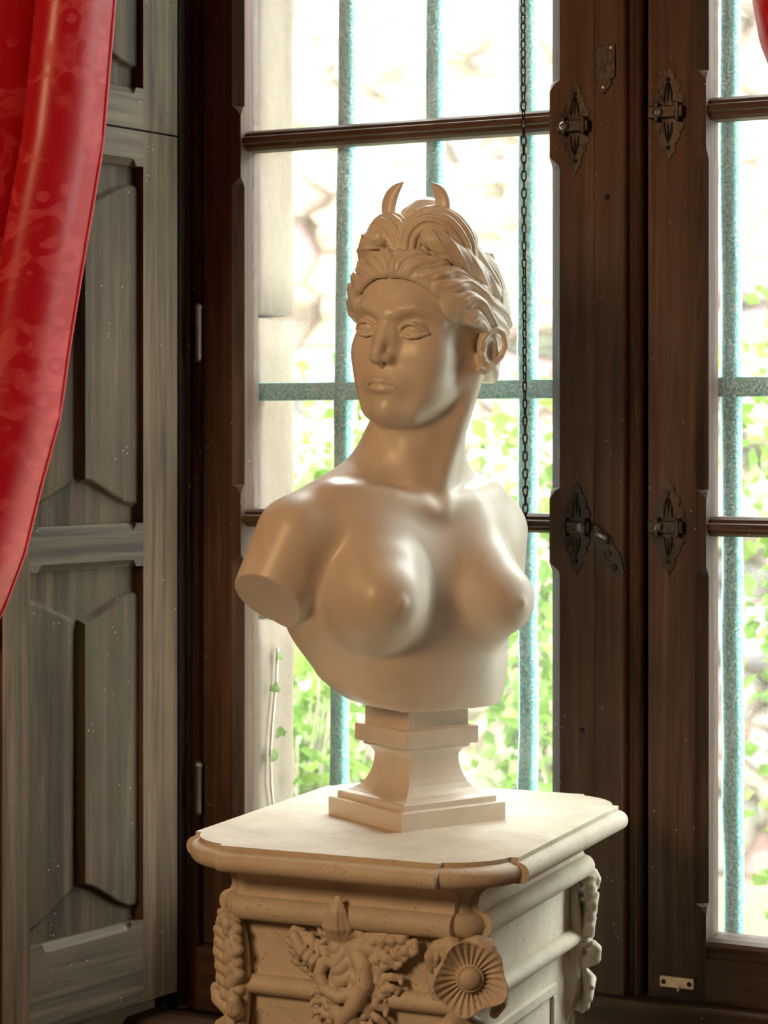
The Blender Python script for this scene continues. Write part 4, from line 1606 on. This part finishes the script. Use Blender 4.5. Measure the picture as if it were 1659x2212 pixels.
# plait running down behind the waves on each side
for s in (1, -1):
    C0 = [(s * 34, 58, 122), (s * 46, 55, 118), (s * 58, 42, 108), (s * 68, 24, 96), (s * 76, 2, 82), (s * 80, -22, 66)]
    pth = cr_path(C0, 20)
    rr = [8 + 5 * math.sin(PI * min(1, .3 + .75 * j / 20)) for j in range(21)]
    G.chain([tuple(p) for p in pth], rr, 1.8)
    for m in range(5):
        pts = []
        for j, p in enumerate(pth):
            tn = pth[min(20, j + 1)] - pth[max(0, j - 1)]
            tn = tn / np.linalg.norm(tn)
            e1 = outw(p)
            e2 = np.cross(tn, e1)
            an = m * 2 * PI / 5 + j * .22
            q = p + (e1 * math.cos(an) + e2 * math.sin(an)) * rr[j] * .95
            pts.append(tuple(q))
        G.chain(pts, [2.6] * 21, .7)
# top knot
G.ell((0, 12, 138), (31, 28, 34), 5)
G.ell((-6, -14, 128), (46, 40, 26), 8)
for i in range(17):
    a = math.radians(-80 + i * 10)
    G.chain([(32 * math.sin(a), 14 + 30 * math.cos(a), 136), (28 * math.sin(a), 13 + 25 * math.cos(a), 156), (15 * math.sin(a), 12 + 12 * math.cos(a), 169), (3 * math.sin(a), 10 + 2 * math.cos(a), 174)], [2.6, 3.0, 2.4, 1.2], .6)
# long strands at the back of the head
for s in (-1, 1):
    for i in range(7):
        y0 = 4 - i * 11
        pth = cr_path([(s * 30, y0, 128 - i * 2), (s * 56, y0 - 18, 108), (s * 74, y0 - 30, 78), (s * 78, min(-40, y0 - 40), 46)], 12)
        pts = [on_cap(p, 5 + 2 * math.sin(j * .9 + i)) if j > 2 else tuple(p) for j, p in enumerate(pth)]
        G.chain(pts, [5 + 1.5 * math.sin(j * .5 + i) for j in range(13)], 1.6)
    for i in range(4):
        pth = cr_path([(s * 76, -30, 20 - i * 10), (s * 64, -62, 2 - i * 10), (s * 34, -86, -8 - i * 8)], 8)
        G.chain([tuple(p) for p in pth], [6, 6.5, 7, 7, 7, 7, 6.5, 6, 5], 2)
Vg, Qg = G.nets(None)
np_mesh('hair', head_to_bust(Vg), Qg, M['marble'], bust, True)
# crescent
oc = [(0, -41), (20, -38), (36, -28), (44, -14), (46, 0), (43, 11), (37, 19), (28, 24.3), (19.0, 26.4)]
ic = [(0, -27), (12, -26), (21, -22), (25.5, -16), (27, -8), (26.5, 0), (24.5, 9), (21.6, 17.5), (18.4, 25.8)]
oc = [(-x, z) for x, z in reversed(oc[1:])] + oc
ic = [(-x, z) for x, z in reversed(ic[1:])] + ic
oc = cr_path([(x, 0, z) for x, z in oc], 40)
ic = cr_path([(x, 0, z) for x, z in ic], 40)
rings = []
for i in range(41):
    o_, i_ = oc[i], ic[i]
    c_, d_ = (o_ + i_) / 2, (o_ - i_) / 2
    th = .8 + .36 * np.linalg.norm(d_)
    ring = []
    for k in range(12):
        b = 2 * PI * k / 12
        ring.append((c_[0] + d_[0] * math.cos(b), 40 + th * math.sin(b), 163 + c_[2] + d_[2] * math.cos(b)))
    rings.append(ring)
allv = head_to_bust(np.array([v for r in rings for v in r]))
rings = [[tuple(allv[i * 12 + k]) for k in range(12)] for i in range(41)]
loft('crescent', rings, M['marble'], bust, smooth=True)

# ------------------------------------------------------------------ plants outside
def leaf_cloud(name, P, N, size, mat, parent):
    rs = np.random.RandomState(len(P))
    n = len(P)
    t = rs.normal(size=(n, 3))
    t /= np.linalg.norm(t, axis=1)[:, None]
    b = np.cross(t, rs.normal(size=(n, 3)))
    b /= np.linalg.norm(b, axis=1)[:, None]
    nn = np.cross(t, b)
    L = size * rs.uniform(.6, 1.35, (n, 1))
    Wd = L * .38
    v = [P - t * L * .5, P + b * Wd + nn * Wd * .35, P + t * L * .5, P - b * Wd + nn * Wd * .35, P + t * L * .05]
    V = np.stack(v, 1).reshape(-1, 3)
    base = np.arange(n)[:, None] * 5
    Q = np.concatenate([base + np.array([0, 1, 4]), base + np.array([1, 2, 4]), base + np.array([2, 3, 4]), base + np.array([3, 0, 4])])
    return np_mesh(name, V, Q, mat, parent, True)


def shrub(label, x, y, h, spread, n, seed, size=.055):
    rs = random.Random(seed)
    t = thing('garden_shrub', label, 'shrub', (x, y, -.1), 0, 'shrubs in the garden')
    P = []
    rings_all_v, rings_all_f = [], []
    for i in range(9):
        a = rs.uniform(0, 2 * PI)
        r = spread * rs.uniform(.3, 1)
        top = Vector((r * math.cos(a), r * .6 * math.sin(a), h * rs.uniform(.65, 1.0)))
        mid = Vector((top.x * .35, top.y * .35, top.z * .5))
        pts = [Vector((0.02 * math.cos(a), .02 * math.sin(a), 0)), mid, top]
        path = [tuple(q) for q in cr_path([tuple(p) for p in pts], 6)]
        rg = tube_rings(path, [.014, .012, .011, .009, .007, .005, .003], 6)
        n0 = len(rings_all_v)
        for r_ in rg:
            rings_all_v += r_
        for u in range(6):
            for j in range(6):
                q0, q1 = n0 + u * 6 + j, n0 + u * 6 + (j + 1) % 6
                rings_all_f.append((q0, q1, q1 + 6, q0 + 6))
        for k in range(n // 9):
            u = rs.random() ** .7
            c = np.array(path[min(6, int(u * 6.99))])
            P.append(c + np.array([max(-.14, min(.14, rs.gauss(0, .08))), max(-.12, min(.12, rs.gauss(0, .07))), rs.gauss(0, .09)]))
    mesh('branches', rings_all_v, rings_all_f, M['bark'], t, smooth=True)
    leaf_cloud('foliage', np.array(P), None, size, M['leaf'], t)
    return t


shrub('bright green shrub beyond the bars, next to the stone jamb', -3.20, 6.00, 1.80, .22, 1000, 1)
shrub('low bright green shrub beyond the bars, behind the bust socle', -2.80, 5.10, 1.15, .24, 900, 2)
shrub('bright green shrub beyond the bars, right of the bust neck', -2.45, 5.95, 1.75, .24, 1100, 3)
shrub('bright green shrub beyond the bars, mostly behind the meeting stiles', -1.95, 5.10, 1.25, .22, 700, 4)
shrub('tall bright green shrub beyond the bars, in the right casement', -1.62, 5.95, 2.00, .24, 1200, 6)

iv = thing('ivy_sprig', 'small ivy sprig climbing the stone jamb outside the left pane', 'ivy', (-1.728, 3.09, .72))


def ivy_leaf_mesh():
    out = [(0, 0), (.30, .10), (.55, -.02), (.50, .30), (.62, .48), (.34, .55), (.20, .85), (0, 1.05)]
    pts = out + [(-x, z) for x, z in reversed(out[1:-1])]
    V = [(0, -.10, .42)] + [(x, .10 * abs(x), z) for x, z in pts]
    n = len(pts)
    return V, [(0, 1 + i, 1 + (i + 1) % n) for i in range(n)]


V, Fc = ivy_leaf_mesh()
stem = [(0.004, -.03 + .012 * math.sin(i), i * .055) for i in range(9)]
loft('stem', tube_rings(stem, .0022, 6), M['bark'], iv, smooth=True)
l0 = mesh('leaf', V, Fc, M['leaf2'], iv, smooth=True)
spots = [(.012, .025, .05, .026), (.016, .030, .115, .030), (.014, -.03, .07, .022), (.010, -.045, .17, .020), (.016, .020, .215, .018), (.012, -.04, .26, .024), (.014, -.015, .31, .02), (.01, -.04, .37, .018), (.012, -.02, .42, .016), (.015, .035, -.02, .028), (.014, -.02, .0, .024), (.012, -.05, -.05, .022)]
for i, (x, y, z, s_) in enumerate(spots):
    o = l0 if i == 0 else l0.copy()
    if i:
        COL.objects.link(o)
        o.parent = iv
    o.location = (x, y, z)
    o.scale = (s_, s_, s_)
    o.rotation_euler = (random.uniform(-.5, .5) + (PI if i % 3 == 0 else 0), random.uniform(-.6, .6), PI / 2 + random.uniform(-.7, .3))
